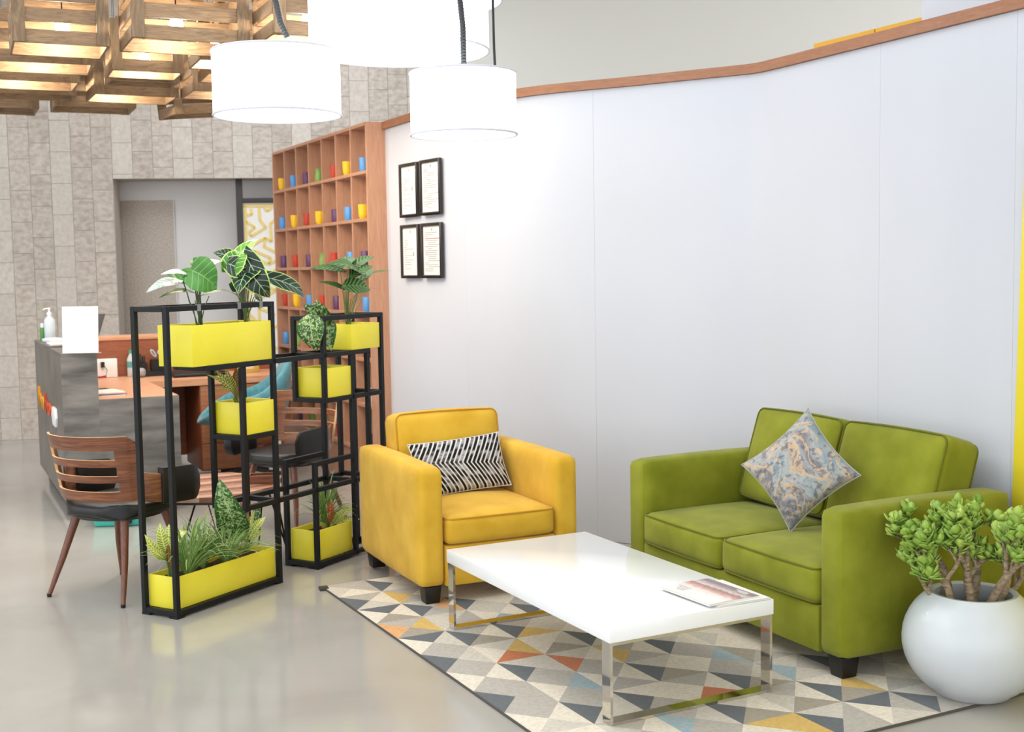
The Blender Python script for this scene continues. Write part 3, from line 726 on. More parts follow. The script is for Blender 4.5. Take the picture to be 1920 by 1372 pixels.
PLANTS = {
    'P1a': ((-1.414, 5.558, 1.275), [
       ('silver', (-0.053, -0.064, 0.195), (-0.175, -0.21, 0.148), 0.048, 0.02),
       ('green', (-0.019, 0.027, 0.243), (-0.139, -0.044, 0.244), 0.063, -0.05),
       ('silver', (-0.014, -0.025, 0.208), (-0.111, -0.198, 0.225), 0.041, 0.02),
       ('green', (-0.014, -0.074, 0.242), (0.087, -0.009, 0.152), 0.134, 0.02),
       ('silver', (-0.002, 0.045, 0.25), (0.068, 0.284, 0.275), 0.056, 0.02),
       ('dark', (-0.006, 0.014, 0.13), (-0.136, -0.161, 0.122), 0.026, 0.03),
       ('dark', (-0.003, 0.031, 0.123), (0.11, 0.318, 0.113), 0.027, 0.03),
       ('green', (-0.006, 0.062, 0.257), (-0.068, 0.124, 0.283), 0.029, 0.01),
    ]),
    'P1b': ((-1.26, 5.831, 1.278), [
       ('bright', (-0.052, -0.062, 0.237), (0.033, 0.161, 0.385), 0.061, 0.03),
       ('aloc', (-0.045, -0.019, 0.288), (-0.139, -0.043, 0.32), 0.055, 0.02),
       ('bright', (-0.05, -0.102, 0.223), (0.014, -0.016, 0.317), 0.089, 0.04),
       ('aloc', (0.005, -0.041, 0.317), (0.111, 0.035, 0.108), 0.082, 0.06),
       ('aloc', (0.01, -0.043, 0.251), (0.114, -0.0, 0.102), 0.096, 0.05),
       ('aloc', (0.026, -0.015, 0.24), (0.006, -0.193, 0.129), 0.1, 0.02),
       ('aloc', (-0.052, -0.118, 0.266), (0.018, -0.05, 0.214), 0.081, 0.02),
       ('aloc', (0.045, 0.019, 0.132), (0.087, -0.05, 0.081), 0.031, 0.0),
       ('aloc', (0.079, 0.14, 0.197), (0.216, 0.384, 0.087), 0.067, 0.04),
       ('dark', (-0.027, -0.023, 0.149), (-0.07, -0.042, 0.172), 0.044, 0.01),
    ]),
    'P2': ((-1.296, 5.748, 0.897), [
       ('croton', (-0.012, -0.022, 0.028), (-0.101, -0.179, 0.146), 0.03, 0.04),
       ('croton', (-0.012, 0.009, 0.032), (-0.09, -0.059, 0.161), 0.033, 0.03),
       ('croton', (-0.005, 0.004, 0.04), (-0.047, -0.042, 0.166), 0.035, 0.02),
       ('crotonred', (-0.005, -0.008, 0.019), (-0.001, -0.002, 0.166), 0.041, 0.01),
       ('croton', (-0.012, -0.04, 0.016), (-0.06, -0.168, 0.08), 0.034, 0.03),
       ('croton', (0.003, 0.005, 0.003), (0.013, 0.022, 0.149), 0.032, 0.0),
    ]),
    'P3': ((-0.975, 6.318, 1.02), [
       ('dieff', (0.003, -0.008, 0.186), (-0.015, -0.068, 0.34), 0.111, 0.01),
       ('dieff', (0.008, 0.014, 0.217), (-0.073, -0.13, 0.319), 0.086, 0.03),
       ('dieff', (-0.048, -0.123, 0.271), (-0.011, -0.143, 0.082), 0.126, 0.03),
       ('dieff', (0.025, 0.014, 0.249), (0.045, -0.021, 0.072), 0.08, 0.02),
    ]),
    'P4': ((-0.872, 6.522, 1.222), [
       ('cala', (0.001, 0.02, 0.277), (-0.158, -0.22, 0.292), 0.044, 0.02),
       ('cala', (0.071, 0.089, 0.259), (-0.061, -0.23, 0.314), 0.084, 0.03),
       ('cala', (0.011, 0.038, 0.281), (0.121, 0.277, 0.358), 0.052, 0.02),
       ('cala', (0.014, 0.007, 0.244), (0.124, 0.16, 0.304), 0.055, 0.02),
       ('cala', (0.061, 0.169, 0.25), (0.185, 0.534, 0.277), 0.02, 0.01),
       ('cala', (-0.015, -0.077, 0.2), (0.121, 0.053, 0.179), 0.079, 0.02),
       ('cala', (-0.006, 0.02, 0.178), (-0.132, -0.132, 0.227), 0.024, 0.02),
       ('cala', (0.061, 0.158, 0.225), (0.094, 0.331, 0.287), 0.061, 0.01),
       ('cala', (0.087, 0.217, 0.188), (0.123, 0.423, 0.175), 0.012, 0.0),
       ('cala', (-0.03, -0.023, 0.294), (0.031, 0.157, 0.348), 0.059, 0.02),
    ]),
    'P5a': ((-1.532, 5.327, 0.176), [
       ('crotony', (-0.007, -0.012, 0.069), (-0.066, -0.117, 0.209), 0.045, 0.03),
       ('crotony', (-0.005, -0.028, 0.08), (-0.052, -0.154, 0.172), 0.036, 0.03),
       ('crotony', (0.0, 0.0, 0.086), (-0.021, -0.037, 0.241), 0.054, 0.02),
       ('crotony', (-0.001, 0.022, 0.088), (-0.01, 0.065, 0.215), 0.046, 0.01),
       ('crotonred', (0.004, -0.011, 0.029), (0.013, -0.038, 0.148), 0.032, 0.0),
       ('crotony', (0.006, 0.029, 0.106), (0.049, 0.148, 0.163), 0.041, 0.03),
    ]),
    'P5d': ((-1.324, 5.8, 0.154), [
       ('dieff', (0.012, 0.022, 0.082), (-0.061, -0.109, 0.39), 0.127, 0.05),
       ('dieff', (-0.017, -0.006, 0.074), (-0.085, -0.069, 0.242), 0.083, 0.02),
       ('dieff', (0.051, 0.11, 0.091), (0.067, 0.18, 0.231), 0.04, 0.01),
    ]),
    'P5e': ((-1.283, 5.811, 0.158), [
       ('crotony', (0.002, 0.003, 0.064), (0.064, 0.114, 0.15), 0.044, 0.02),
       ('crotony', (0.008, 0.002, 0.05), (0.058, 0.063, 0.094), 0.043, 0.02),
       ('crotonred', (-0.016, -0.016, 0.069), (-0.003, 0.036, 0.191), 0.044, 0.01),
       ('crotony', (-0.024, -0.012, 0.047), (0.01, 0.119, 0.185), 0.032, 0.0),
    ]),
    'P6a': ((-0.977, 6.315, 0.16), [
       ('crotonor', (0.011, 0.008, 0.029), (0.024, 0.001, 0.16), 0.046, 0.01),
       ('crotony', (0.028, 0.05, 0.013), (0.124, 0.22, 0.082), 0.033, 0.02),
       ('crotony', (0.036, 0.051, 0.012), (0.141, 0.209, 0.003), 0.035, 0.03),
       ('crotony', (0.027, 0.06, 0.026), (0.073, 0.17, 0.107), 0.028, 0.0),
       ('crotony', (0.008, 0.026, 0.002), (0.044, 0.118, 0.077), 0.039, 0.0),
       ('crotony', (-0.003, -0.005, 0.001), (-0.038, -0.068, 0.054), 0.027, 0.01),
    ]),
}
INFO = dict(P1a=('philodendron', 'leafy plant with silver and mid green leaves, left in the long upper planter'),
 P1b=('alocasia', 'dark glossy plant with pale veined drooping leaves, right in the long upper planter'),
 P2=('croton', 'small yellow veined croton alone in the hanging cube planter'),
 P3=('dieffenbachia', 'single speckled dieffenbachia with hanging leaves in the right cube planter'),
 P4=('calathea', 'striped dark green plant on thin stems in the small top right planter'),
 P5a=('croton', 'yellow green croton at the left end of the long floor planter'),
 P5d=('dieffenbachia', 'broad speckled dieffenbachia behind the grasses in the long floor planter'),
 P5e=('croton', 'yellow edged croton at the right end of the long floor planter'),
 P6a=('croton', 'croton with one orange red leaf in the floor planter by the armchair'))
WS = dict(P1a=1.5, P1b=1.4, P4=1.35, P2=1.0, P5d=1.2, P3=1.2)
FACE = dict(P1a=.6, P1b=.8, P2=.7, P3=.9, P4=.8, P5a=.8, P5d=.85, P5e=.75, P6a=.8)
for key, (root, L) in PLANTS.items():
    nm, lab = INFO[key]
    t = thing(nm, lab, 'plant', root)
    many = key in ('P1a', 'P1b', 'P4')
    for i, (kind, b_, tip, W, lift) in enumerate(L):
        place_leaf(t, b_, tip, W*WS.get(key, 1), lift, kind, SH[kind], FACE[key], .22 if kind not in ('silver',) else .12)
        b_ = Vector(b_); a = random.uniform(0, 6.28); r0 = Vector((.012*cos(a), .012*sin(a), -.03))
        mid = r0.lerp(b_, .5)+Vector((random.uniform(-.006, .006), random.uniform(-.006, .006), .012*b_.length/.2))
        if b_.length > .02:
            P = [r0, r0.lerp(mid, .5)+Vector((0, 0, .008)), mid, mid.lerp(b_, .55)+Vector((0, 0, .006)), b_]
            MB().tube(P, .0026 if many else .0034, 6).build('stem', M['stem_dark'] if key in ('P1a', 'P3') else M['stem'], t)
    if many:
        for i in range(5):
            a = random.uniform(0, 6.28); h = Vector((random.uniform(-.05, .05), random.uniform(-.03, .03), random.uniform(.09, .13) if key != 'P4' else random.uniform(.12, .17)))
            if key == 'P1b': h.z = random.uniform(.1, .15)
            MB().tube([Vector((.015*cos(a), .015*sin(a), -.03)), h*.55+Vector((0, 0, .01)), h], .0024, 6).build('stem', M['stem'], t)
def grass(label, loc, n, H, spread, seed, lean=(0, 0)):
    r = random.Random(seed); t = thing('spider_plant', label, 'plant', loc, 0)
    for i in range(n):
        a = r.uniform(0, 2*pi); out_ = spread*r.uniform(.25, 1)**.7; h = H*r.uniform(.55, 1)*(1-.45*(out_/spread)**2)
        W = r.uniform(.010, .0155); dirv = Vector((cos(a), sin(a), 0)); side = Vector((-sin(a), cos(a), 0)); ns = 7
        vs = []; uv = []; fs = []
        drop = h*.55*(out_/spread)**2*r.uniform(.3, 1.2)
        for k in range(ns+1):
            s = k/ns; p = dirv*(out_*s**1.3+.012)+Vector((lean[0]*s, lean[1]*s, h*(1-(1-s)**1.6)-drop*s**3-.02))
            wd = W*(1-s**2.5)*(.6+.4*min(1, s*4))+.0004
            fl = Vector((0, 0, .25*wd))
            vs += [p-side*wd/2+fl, p, p+side*wd/2+fl]; uv += [(s, -1), (s, 0), (s, 1)]
        for k in range(ns):
            o = 3*k; fs += [(o, o+1, o+4, o+3), (o+1, o+2, o+5, o+4)]
        me = bpy.data.meshes.new('blade'); me.from_pydata(vs, [], fs); me.materials.append(M['blade'])
        ul = me.uv_layers.new(name='UVMap')
        for lp in me.loops: ul.data[lp.index].uv = uv[lp.vertex_index]
        link('blade', me, t)
    return t
grass('grassy spider plant spilling over the front of the long floor planter', PF.w(.165, .09, .165), 66, .36, .27, 1)
grass('tall grassy spider plant behind, left of centre in the long floor planter', PF.w(.315, .145, .165), 45, .34, .19, 2)
grass('grassy spider plant right of centre in the long floor planter', PF.w(.415, .09, .165), 52, .29, .28, 3)
grass('dark green grassy plant behind the croton, in the planter by the armchair', PF.w(1.235, .15, .172), 70, .36, .17, 5)

# potted jade plant
t = thing('potted_jade_plant', 'jade plant with thick trunks in a round white bowl pot beside the sofa', 'plant', (1.577, 4.14, .0))
R_ = .236; prof = [(.09, .0), (.125, .012)]
for i in range(1, 15):
    a = -1.12+i*(1.12+.88)/14; prof.append((R_*cos(a)*1.0, .196+.212*sin(a)))
top = prof[-1]; zr = top[1]
prof += [(top[0]-.004, zr+.006), (top[0]-.016, zr+.006), (top[0]-.024, zr), (top[0]-.022, zr-.03), (top[0]-.0, zr-.075), (0, zr-.075)]
MB().lathe(prof, 64).build('pot', M['white_pot'], t, smooth=50)
MB().lathe([(top[0]-.002, zr-.07), (.1, zr-.055), (0, zr-.05)], 32).build('soil', M['soil'], t)
m_bark = mottled('jade_bark', '75654f', 'a89478', 40, .8, bumps=.5, bscale=90, stretch=(1, 1, 3)); M['bark'] = m_bark
rj = random.Random(11); tips = []
def limb(p, d, L, r, depth):
    P = [p]; q = Vector(p); dd = Vector(d)
    for i in range(4):
        dd = (dd+Vector((rj.uniform(-.22, .22), rj.uniform(-.22, .22), rj.uniform(-.05, .15)))).normalized(); q = q+dd*L/4; P.append(q.copy())
    RR = [r*(1-.32*i/4) for i in range(5)]
    if depth == 0: mbt = MB(); mbt.tube(P, RR, 9); mbt.build('trunk', M['bark'], t, smooth=60)
    else: branches.tube(P, RR, 6)
    if depth >= 3: tips.append((q.copy(), dd.copy())); return
    nb = 3 if depth < 2 else 2
    for i in range(nb):
        a = rj.uniform(0, 2*pi); sp = rj.uniform(.45, .95)
        n_ = (dd+Vector((cos(a), sin(a), rj.uniform(-.25, .35)))*sp).normalized()
        limb(q if i else P[3], n_, L*rj.uniform(.5, .78), r*.62, depth+1)
    if depth == 2: tips.append((q.copy(), dd.copy()))
branches = MB()
for i, (x, y, r, dx, dy, L) in enumerate([(-.02, -.03, .017, -.05, 0, .15), (.035, -.035, .018, .15, -.05, .15), (-.075, -.03, .015, -.36, -.1, .13), (-.06, .04, .016, -.3, .25, .15), (.075, .0, .018, .45, .05, .14), (.02, .06, .018, .1, .4, .17), (-.11, 0, .012, -.42, 0, .12), (.11, .04, .014, .8, .2, .12)]):
    limb(Vector((x, y, zr-.06)), Vector((dx, dy, 1)).normalized(), L, r, 0)
branches.build('branches', M['bark'], t, smooth=60)
# thick rounded leaf, a few shared shapes
jl = []
for q in range(3):
    L, W, th = (.040, .035, .006)
    mb = MB(); G = []; ns = 6
    prof = [0, .55, .85, 1, .95, .7, .0]
    vs = []; uv = []; fs = []
    for i in range(ns+1):
        s = i/ns; wd = W/2*(prof[i] if i else .25); cup = .010*s*s*(q+.3)
        ring = [(s*L, -wd, cup+.003*prof[i]), (s*L, 0, cup-th/2*prof[i]), (s*L, wd, cup+.003*prof[i]), (s*L, 0, cup+th/2*prof[i])]
        vs += ring; uv += [(s, 1), (s, 0), (s, 1), (s, 0)]
    for i in range(ns):
        for j in range(4): fs.append((i*4+j, i*4+(j+1) % 4, i*4+4+(j+1) % 4, i*4+4+j))
    me = bpy.data.meshes.new('jade_leaf'); me.from_pydata(vs, [], fs); me.materials.append(M['jade'])
    ul = me.uv_layers.new(name='UVMap')
    for lp in me.loops: ul.data[lp.index].uv = uv[lp.vertex_index]
    me.polygons.foreach_set('use_smooth', [True]*len(me.polygons)); jl.append((me, vs, uv, fs))
cam_dir = Vector((-.36, -.93, .25))
tips.sort(key=lambda q: -(q[0].dot(cam_dir)))
cnt = 0; rest_v = []; rest_f = []; rest_uv = []
for (p, d) in tips:
    for i in range(rj.randint(6, 9)):
        a = rj.uniform(0, 2*pi); el = rj.uniform(-.2, 1.0)
        x = (Vector((cos(a)*cos(el), sin(a)*cos(el), sin(el)))+d*.35).normalized()
        u_ = Vector((0, 0, 1)) if abs(x.z) < .9 else Vector((1, 0, 0)); y = u_.cross(x).normalized(); z_ = x.cross(y)
        sc_ = rj.uniform(.7, 1.2); mt_ = Matrix.Translation(p+x*.004-d*rj.uniform(0, .03)) @ Matrix((x, y, z_)).transposed().to_4x4() @ Matrix.Scale(sc_, 4)
        me, vs, uv, fs = rj.choice(jl)
        if cnt < 300:
            o = bpy.data.objects.new('leaf', me); COL.objects.link(o); o.parent = t; o.matrix_local = mt_
        else:
            o_ = len(rest_v); rest_v += [tuple(mt_ @ Vector(v_)) for v_ in vs]; rest_f += [tuple(k_+o_ for k_ in f) for f in fs]; rest_uv += uv
        cnt += 1
if rest_v:
    me = bpy.data.meshes.new('leaves'); me.from_pydata(rest_v, [], rest_f); me.materials.append(M['jade'])
    ul = me.uv_layers.new(name='UVMap')
    for lp in me.loops: ul.data[lp.index].uv = rest_uv[lp.vertex_index]
    me.polygons.foreach_set('use_smooth', [True]*len(me.polygons))
    o = link('leaves', me, t); o['kind'] = 'stuff'

# ------------------------------------------------------------------ cubby shelf and cups
SH_ = Fr(-1.964, 10.279, -1.1056); SW, SD, ST, DZ = 2.256, .151, 2.481, .318; CW = SW/7
t = thing('cubby_shelf', 'tall wooden cubby shelf of small square compartments against the white partition', 'shelf', SH_.w(0, 0), SH_.yaw)
sw = M['shelf_wood']; e = .011
box('side_panel', (-e, 0, 0), (e, SD, ST+e), sw, t, bevel=.001, seg=1); box('side_panel', (SW-e, 0, 0), (SW+e, SD, ST+e), sw, t, bevel=.001, seg=1)
box('back_panel', (e, SD-.008, .1), (SW-e, SD, ST), sw, t)
for i in range(8): box('shelf_board', (e, .0015, ST-i*DZ-e), (SW-e, SD-.008, ST-i*DZ+e), M['rail_wood'] if False else sw, t, bevel=.001, seg=1)
for j in range(1, 7): box('divider', (j*CW-.009, .003, ST-7*DZ+e), (j*CW+.009, SD-.008, ST-e), sw, t, bevel=.001, seg=1)
box('kick_board', (e, .02, 0), (SW-e, .04, ST-7*DZ-e), sw, t)
cupmesh = {}
def cup(kind, c):
    key = (kind, c)
    if key in cupmesh: return cupmesh[key]
    prof = dict(cyl=[(.031, 0), (.033, .004), (.033, .098), (.031, .1), (.029, .097), (.029, .008), (0, .008)],
      taper=[(.022, 0), (.025, .003), (.031, .05), (.035, .1), (.033, .1), (.029, .05), (.022, .008), (0, .008)],
      tulip=[(.022, 0), (.026, .004), (.033, .03), (.0355, .07), (.036, .102), (.0335, .102), (.031, .04), (.02, .008), (0, .008)],
      vase=[(.027, 0), (.030, .004), (.033, .03), (.030, .055), (.026, .075), (.028, .092), (.032, .104), (.030, .104), (.024, .076), (.028, .04), (.024, .008), (0, .008)])[kind]
    me = MB().lathe(prof, 20).mesh('cup', M['mug_'+c] if len(c) == 1 else M[c], smooth=50); cupmesh[key] = me; return me
hand = MB().tube([(.03, 0, .08), (.047, 0, .078), (.055, 0, .055), (.048, 0, .03), (.03, 0, .024)], .0045, 8)
NAME = dict(y=('yellow', 'tulip'), b=('blue', 'cyl'), p=('purple', 'cyl'), g=('green', 'vase'), r=('red', 'taper'))
ROWS = ['top row', 'second row down', 'third row down', 'fourth row down', 'fifth row down', 'sixth row down', 'bottom row']
CELL = ['far left cubby', 'second cubby from the left', 'third cubby from the left', 'middle cubby', 'third cubby from the right', 'second cubby from the right', 'far right cubby']
grid_ = {0: [('y', .2), ('b', .25), ('p', .29), ('g', .23), ('r', .38), ('y', .27), ('b', .35)], 1: [('b', .17), ('y', .21), ('r', .27), ('y', .21), ('p', .39), ('b', .3), ('y', .22)],
 2: [('p', .17), ('r', .24), ('pm', .34), ('g', .38), ('r', .24), ('b', .4), ('p', .29)], 3: [('r', .22), ('y', .2), ('b', .3), ('r', .31), ('p', .33), None, ('b', .34)],
 4: [('b', .17), ('g', .27), ('r', .3), None, None, ('y', .3), ('km', .3)], 5: [('gm', .2), ('y', .25), None, ('b', .3), None, ('y', .35), ('wm', .3)], 6: [('y', .85), ('p', .3), ('g', .2), ('gm', .2), ('r', .3), ('pm', .33), ('pm', .35)]}
M['mug_k'] = plain('mug_glaze_black', '1d1c1e', .35); M['mug_w'] = M['white']
for i, row in grid_.items():
    for j, q in enumerate(row):
        if not q: continue
        c = q[0][0]; cn = {'k': 'black', 'w': 'white'}.get(c) or NAME[c][0]; kd = 'cyl' if 'm' in q[0] else NAME[c][1]
        loc = SH_.w((j+q[1])*CW, .062, ST-(i+1)*DZ+e)
        word = 'mug' if 'm' in q[0] else ('vase' if c == 'g' else 'cup')
        t = thing('cup' if word != 'mug' else 'mug', f'{cn} {word}, {ROWS[i]}, {CELL[j]} of the wooden shelf', word, loc, SH_.yaw+random.uniform(-.5, .5), 'cups on the cubby shelf')
        link('body', cup(kd, c), t)
        if 'm' in q[0]:
            link('handle', hand.mesh('handle', M['mug_'+c]), t, rot=(0, 0, 2.6))

# ------------------------------------------------------------------ framed certificates
def doc(name, lines, accent, emb):
    pass
FR = [('upper left', (-0.63, 7.9, 2.01, -1.03), 0), ('upper right', (-0.475, 7.635, 2.01, -0.99), 1), ('lower left', (-0.63, 7.9, 1.62, -1.03), 2), ('lower right', (-0.475, 7.635, 1.62, -0.99), 3)]
ink = plain('print_ink', '908d8a', .7); inkd = plain('print_ink_dark', '4a4847', .7); inkr = plain('print_ink_red', 'b07060', .7)
for lab, (x, y, z, yaw), idx in FR:
    t = thing('certificate_frame', f'thin black framed certificate on the white wall, {lab} of the four', 'picture frame', (x, y, z), yaw, 'four framed certificates')
    w2, h2, b_ = .128, .17, .018
    mb = MB(); mb.box((-w2, -.022, -h2), (-w2+b_, -.002, h2)).box((w2-b_, -.022, -h2), (w2, -.002, h2)).box((-w2+b_, -.022, -h2), (w2-b_, -.002, -h2+b_)).box((-w2+b_, -.022, h2-b_), (w2-b_, -.002, h2))
    mb.build('frame', M['dark_frame'], t, bevel=.0015, seg=1)
    box('sheet', (-w2+b_, -.010, -h2+b_), (w2-b_, -.003, h2-b_), M['paper'], t)
    mb = MB(); rr = random.Random(idx); zz = h2-.045
    if idx in (0, 2):
        mb.box((-.004, -.0106, .118), (.004, -.0101, .135)); mb.box((.035, -.0106, -.005 if idx == 0 else -.03), (.048, -.0101, .02 if idx == 0 else -.005))
        for k in range(14): 
            zk = .07-k*.014; mb.box((-.085, -.0106, zk), (-.085+rr.choice([.05, .12, .03, .09]), -.0101, zk+.003))
    else:
        mb.box((-.006, -.0106, .122), (.006, -.0101, .138))
        for k in range(20):
            zk = .11-k*.0125; x0 = -.09+rr.choice([0, 0, .0, .04]); mb.box((x0, -.0106, zk), (x0+rr.choice([.05, .16, .15, .1]), -.0101, zk+.0035))
    mb.build('print', ink, t, smooth=0)['kind'] = 'stuff'
    if idx == 3: box('red_rule', (-.085, -.0107, .072), (.085, -.0101, .077), inkr, t)

# ------------------------------------------------------------------ reception desk
DY = atan2(.436, .9); DK = Fr(-2.74, 7.42, DY)
t = thing('reception_desk', 'grey stone laminate reception desk with a raised counter and wooden worktop', 'desk', DK.w(0, 0), DY)
box('front_panel', (0, .03, .10), (.03, 1.83, 1.005), M['desk_stone_flat'], t, bevel=.001, seg=1)
box('end_panel', (0, 0, .10), (.21, .03, 1.005), M['desk_stone'], t, bevel=.001, seg=1)
box('counter_top', (0, 0, 1.005), (.215, 1.83, 1.03), M['desk_stone_flat'], t, bevel=.001, seg=1)
box('inner_panel', (.185, .03, .735), (.21, 1.83, 1.005), M['desk_wood'], t)
box('low_end_panel', (.21, 0, .10), (.695, .03, .7345), M['desk_stone'], t, bevel=.001, seg=1)
box('plinth', (.05, .05, 0), (.66, 1.75, .10), M['plinth'], t)
MB().prism([(.21, .031), (.695, .031), (.695, 1.135), (1.78, 1.135), (1.78, 1.735), (.21, 1.735)], .728-.042, .736).build('worktop', M['desk_wood'], t, bevel=.001, seg=1)
box('upstand', (.21, 1.735, .10), (1.78, 1.765, 1.01), M['desk_red_wood'], t)
box('ledge', (.21, 1.725, 1.01), (1.78, 1.98, 1.04), M['desk_wood'], t, bevel=.002)
box('side_panel', (.665, .03, .10), (.69, 1.1, .685), M['desk_red_wood'], t)
cab = box('cabinet', (1.06, 1.16, .05), (1.52, 1.72, .684), M['desk_red_wood'], t, bevel=.002)
for z0, z1 in ((.06, .25), (.256, .46), (.466, .68)):
    d = box('drawer_front', (1.064, 1.144, z0), (1.516, 1.16, z1), M['cabinet_wood'], cab, bevel=.001, seg=1)
# raised lettering on the counter front
def letter(ch, v, z, s_, mat):
    cu_ = bpy.data.curves.new('letter', 'FONT'); cu_.body = ch; cu_.size = s_; cu_.extrude = .008; cu_.resolution_u = 3
    o = bpy.data.objects.new('letter', cu_); me = bpy.data.meshes.new_from_object(o); bpy.data.objects.remove(o, do_unlink=True)
    me.materials.clear(); me.materials.append(mat)
    q = link('letter', me, t); q.matrix_local = Matrix(((0, 0, -1, -.009), (-1, 0, 0, v), (0, 1, 0, z), (0, 0, 0, 1))); return q
cols = [plain('letter_orange', 'e8931e', .4), plain('letter_amber', 'e9b12a', .4), plain('letter_red', 'bb3d22', .4), plain('letter_coral', 'd8562e', .4)]
for ch, v, z, c in (('h', 1.56, .585, 0), ('n', 1.31, .575, 1), ('b', 1.10, .575, 2), ('o', .88, .575, 3)): letter(ch, v, z, .30, cols[c]).scale = (1.25, .62, 1)
MB().prism([(.06, 0), (.13, -.06), (.30, -.06), (.33, 0), (.30, .06), (.13, .06)], 0, .016).build('logo_plate', M['white_plastic'], t, bevel=.002).matrix_local = Matrix(((0, 0, -1, -.001), (-1, 0, 0, .66), (0, 1, 0, .60), (0, 0, 0, 1)))

# things on the desk
t = thing('sign_stand', 'blank white acrylic sign stand on the near end of the raised counter', 'sign', DK.w(.012, .012, 1.0305), DY)
t.rotation_euler = (radians(-6), 0, DY+.03-.42)
box('sheet', (0, .0, .004), (.215, .004, .284), M['white_plastic'], t, bevel=.001, seg=1); box('base', (0, -.004, 0), (.215, .06, .004), M['white_plastic'], t)
def bottle(name, label, loc, prof, mat, cap, capprof, extra=None):
    t = thing(name, label, 'bottle', loc)
    MB().lathe(prof, 20).build('body', mat, t, smooth=50)
    if cap: MB().lathe(capprof, 14).build('cap', cap, t, smooth=50)
    return t
clear = plain('clear_plastic', 'dfe8ee', .15, spec=.5); clear.node_tree.nodes['Principled BSDF'].inputs['Alpha'].default_value = .75
t = bottle('sanitizer_bottle', 'clear pump bottle of hand sanitizer on the grey counter', DK.w(.10, 1.70, 1.0305), [(.036, 0), (.040, .01), (.040, .13), (.036, .155), (.016, .175), (.016, .19)], clear, M['white_plastic'], [(.018, .188), (.018, .205), (.007, .207), (.007, .228), (.012, .23), (.012, .238), (0, .24)])
MB().tube([(0, 0, .234), (-.03, -.012, .232), (-.038, -.015, .224)], .0045, 8).build('nozzle', M['white_plastic'], t)
MB().lathe([(.0365, .004), (.0385, .012), (.0385, .065), (0, .065)], 20).build('gel', plain('gel', 'a9c4d8', .2), t)
bottle('tube_bottle', 'slim green bottle with a white cap behind the sanitizer pump', DK.w(.055, 1.77, 1.0305), [(.019, 0), (.02, .004), (.02, .085), (.012, .095)], plain('green_label', '4f8a3f', .4), M['white_plastic'], [(.013, .094), (.013, .125), (0, .126)])
t = thing('wet_wipe_pack', 'soft white packet with a teal end lying on the grey counter', 'packet', DK.w(.10, 1.40, 1.0445), DY+.2)
cushion(.12, .20, .026, .008, pz=.006, cuts=8).build('wrap', M['white_plastic'], t, smooth=60); o = cushion(.121, .03, .022, .008, cuts=4).build('end_band', M['teal_plastic'], t, smooth=60); o.location = (0, .10, 0)
t = thing('document_tray', 'thin dark tray with papers on the raised grey counter', 'tray', DK.w(.1, .88, 1.0305), DY)
box('tray', (-.11, -.17, 0), (.09, .17, .012), plain('tray_grey', '6f6a66', .5), t, bevel=.003); box('paper_sheet', (-.09, -.15, .012), (.08, .15, .02), M['paper'], t)
t = thing('monitor', 'dark tilted flat screen behind the white sign stand', 'monitor', DK.w(.36, .62, .7365), DY+.15)
box('base', (-.145, -.06, 0), (-.01, .06, .012), M['black_plastic'], t, bevel=.003); MB().tube([(-.13, 0, .01), (-.13, .0, .25), (-.13, .005, .37)], .014, 10).build('stem', M['black_plastic'], t)
o = MB().prism([(-.17, -.10), (.020, -.10), (.085, .075), (-.17, .075)], -.012, .012).build('screen', plain('screen_grey', '4b4845', .35), t, bevel=.003); o.location = (-.095, -.01, .435); o.rotation_euler = (radians(82), 0, 0)
t = thing('paper_stack', 'small stack of folded papers on the near end of the wooden worktop', 'papers', DK.w(.30, .30, .7365), DY+.1)
for i, (a_, d_) in enumerate(((.0, 0), (.06, .01), (-.05, .004), (.03, -.006))): 
    o = box('sheet', (-.085, -.12, 0), (.085, .12, .006), M['paper'] if i != 1 else plain('violet_paper', '8d84a6', .7), t); o.location = (d_, d_, i*.0064); o.rotation_euler = (0, 0, a_)
t = thing('power_box', 'white socket unit with a black plug standing against the wooden upstand', 'power box', DK.w(.50, 1.695, .7365), DY)
box('case', (-.17, -.03, 0), (.06, .03, .14), M['white_plastic'], t, bevel=.004); box('plug', (-.06, -.06, .08), (-.035, -.03, .12), M['black_plastic'], t)
MB().tube([(-.045, -.06, .1), (-.02, -.075, .06), (-.03, -.08, .02), (-.12, -.1, .006), (-.2, -.12, .005)], .0025, 6).build('cable', M['black_plastic'], t)
box('red_base', (-.172, -.034, 0), (-.02, .0, .012), plain('red_plastic', 'c8331f', .4), t)
t = bottle('water_bottle', 'clear plastic water bottle with a green cap on the wooden worktop', DK.w(.66, 1.66, .7365), [(.026, 0), (.03, .006), (.031, .06), (.028, .075), (.031, .09), (.031, .13), (.013, .17), (.013, .178)], clear, plain('bottle_cap_green', '2fa884', .4), [(.016, .176), (.016, .198), (0, .199)])
MB().lathe([(.0315, .07), (.0315, .115)], 20).build('label_band', plain('label_teal', '5a9f9b', .5), t)
t = thing('desk_organizer', 'black mesh desk organizer on the worktop near the upstand', 'organizer', DK.w(.80, 1.62, .7365), DY)
mb = MB(); mb.box((-.10, -.05, 0), (.10, .06, .01))
for x0, x1, y0, y1, h in ((-.10, -.03, -.0, .06, .10), (.0, .10, -.0, .06, .12), (-.10, .10, -.05, -.005, .04)):
    mb.box((x0, y0, .01), (x0+.004, y1, h)).box((x1-.004, y0, .01), (x1, y1, h)).box((x0, y0, .01), (x1, y0+.004, h)).box((x0, y1-.004, .01), (x1, y1, h))
mb.build('mesh_box', M['black_plastic'], t)
box('stapler', (-.09, .01, .02), (-.07, .05, .17), M['black_plastic'], t, bevel=.004); box('tape_roll', (-.06, .01, .02), (-.04, .05, .15), M['black_plastic'], t, bevel=.004)
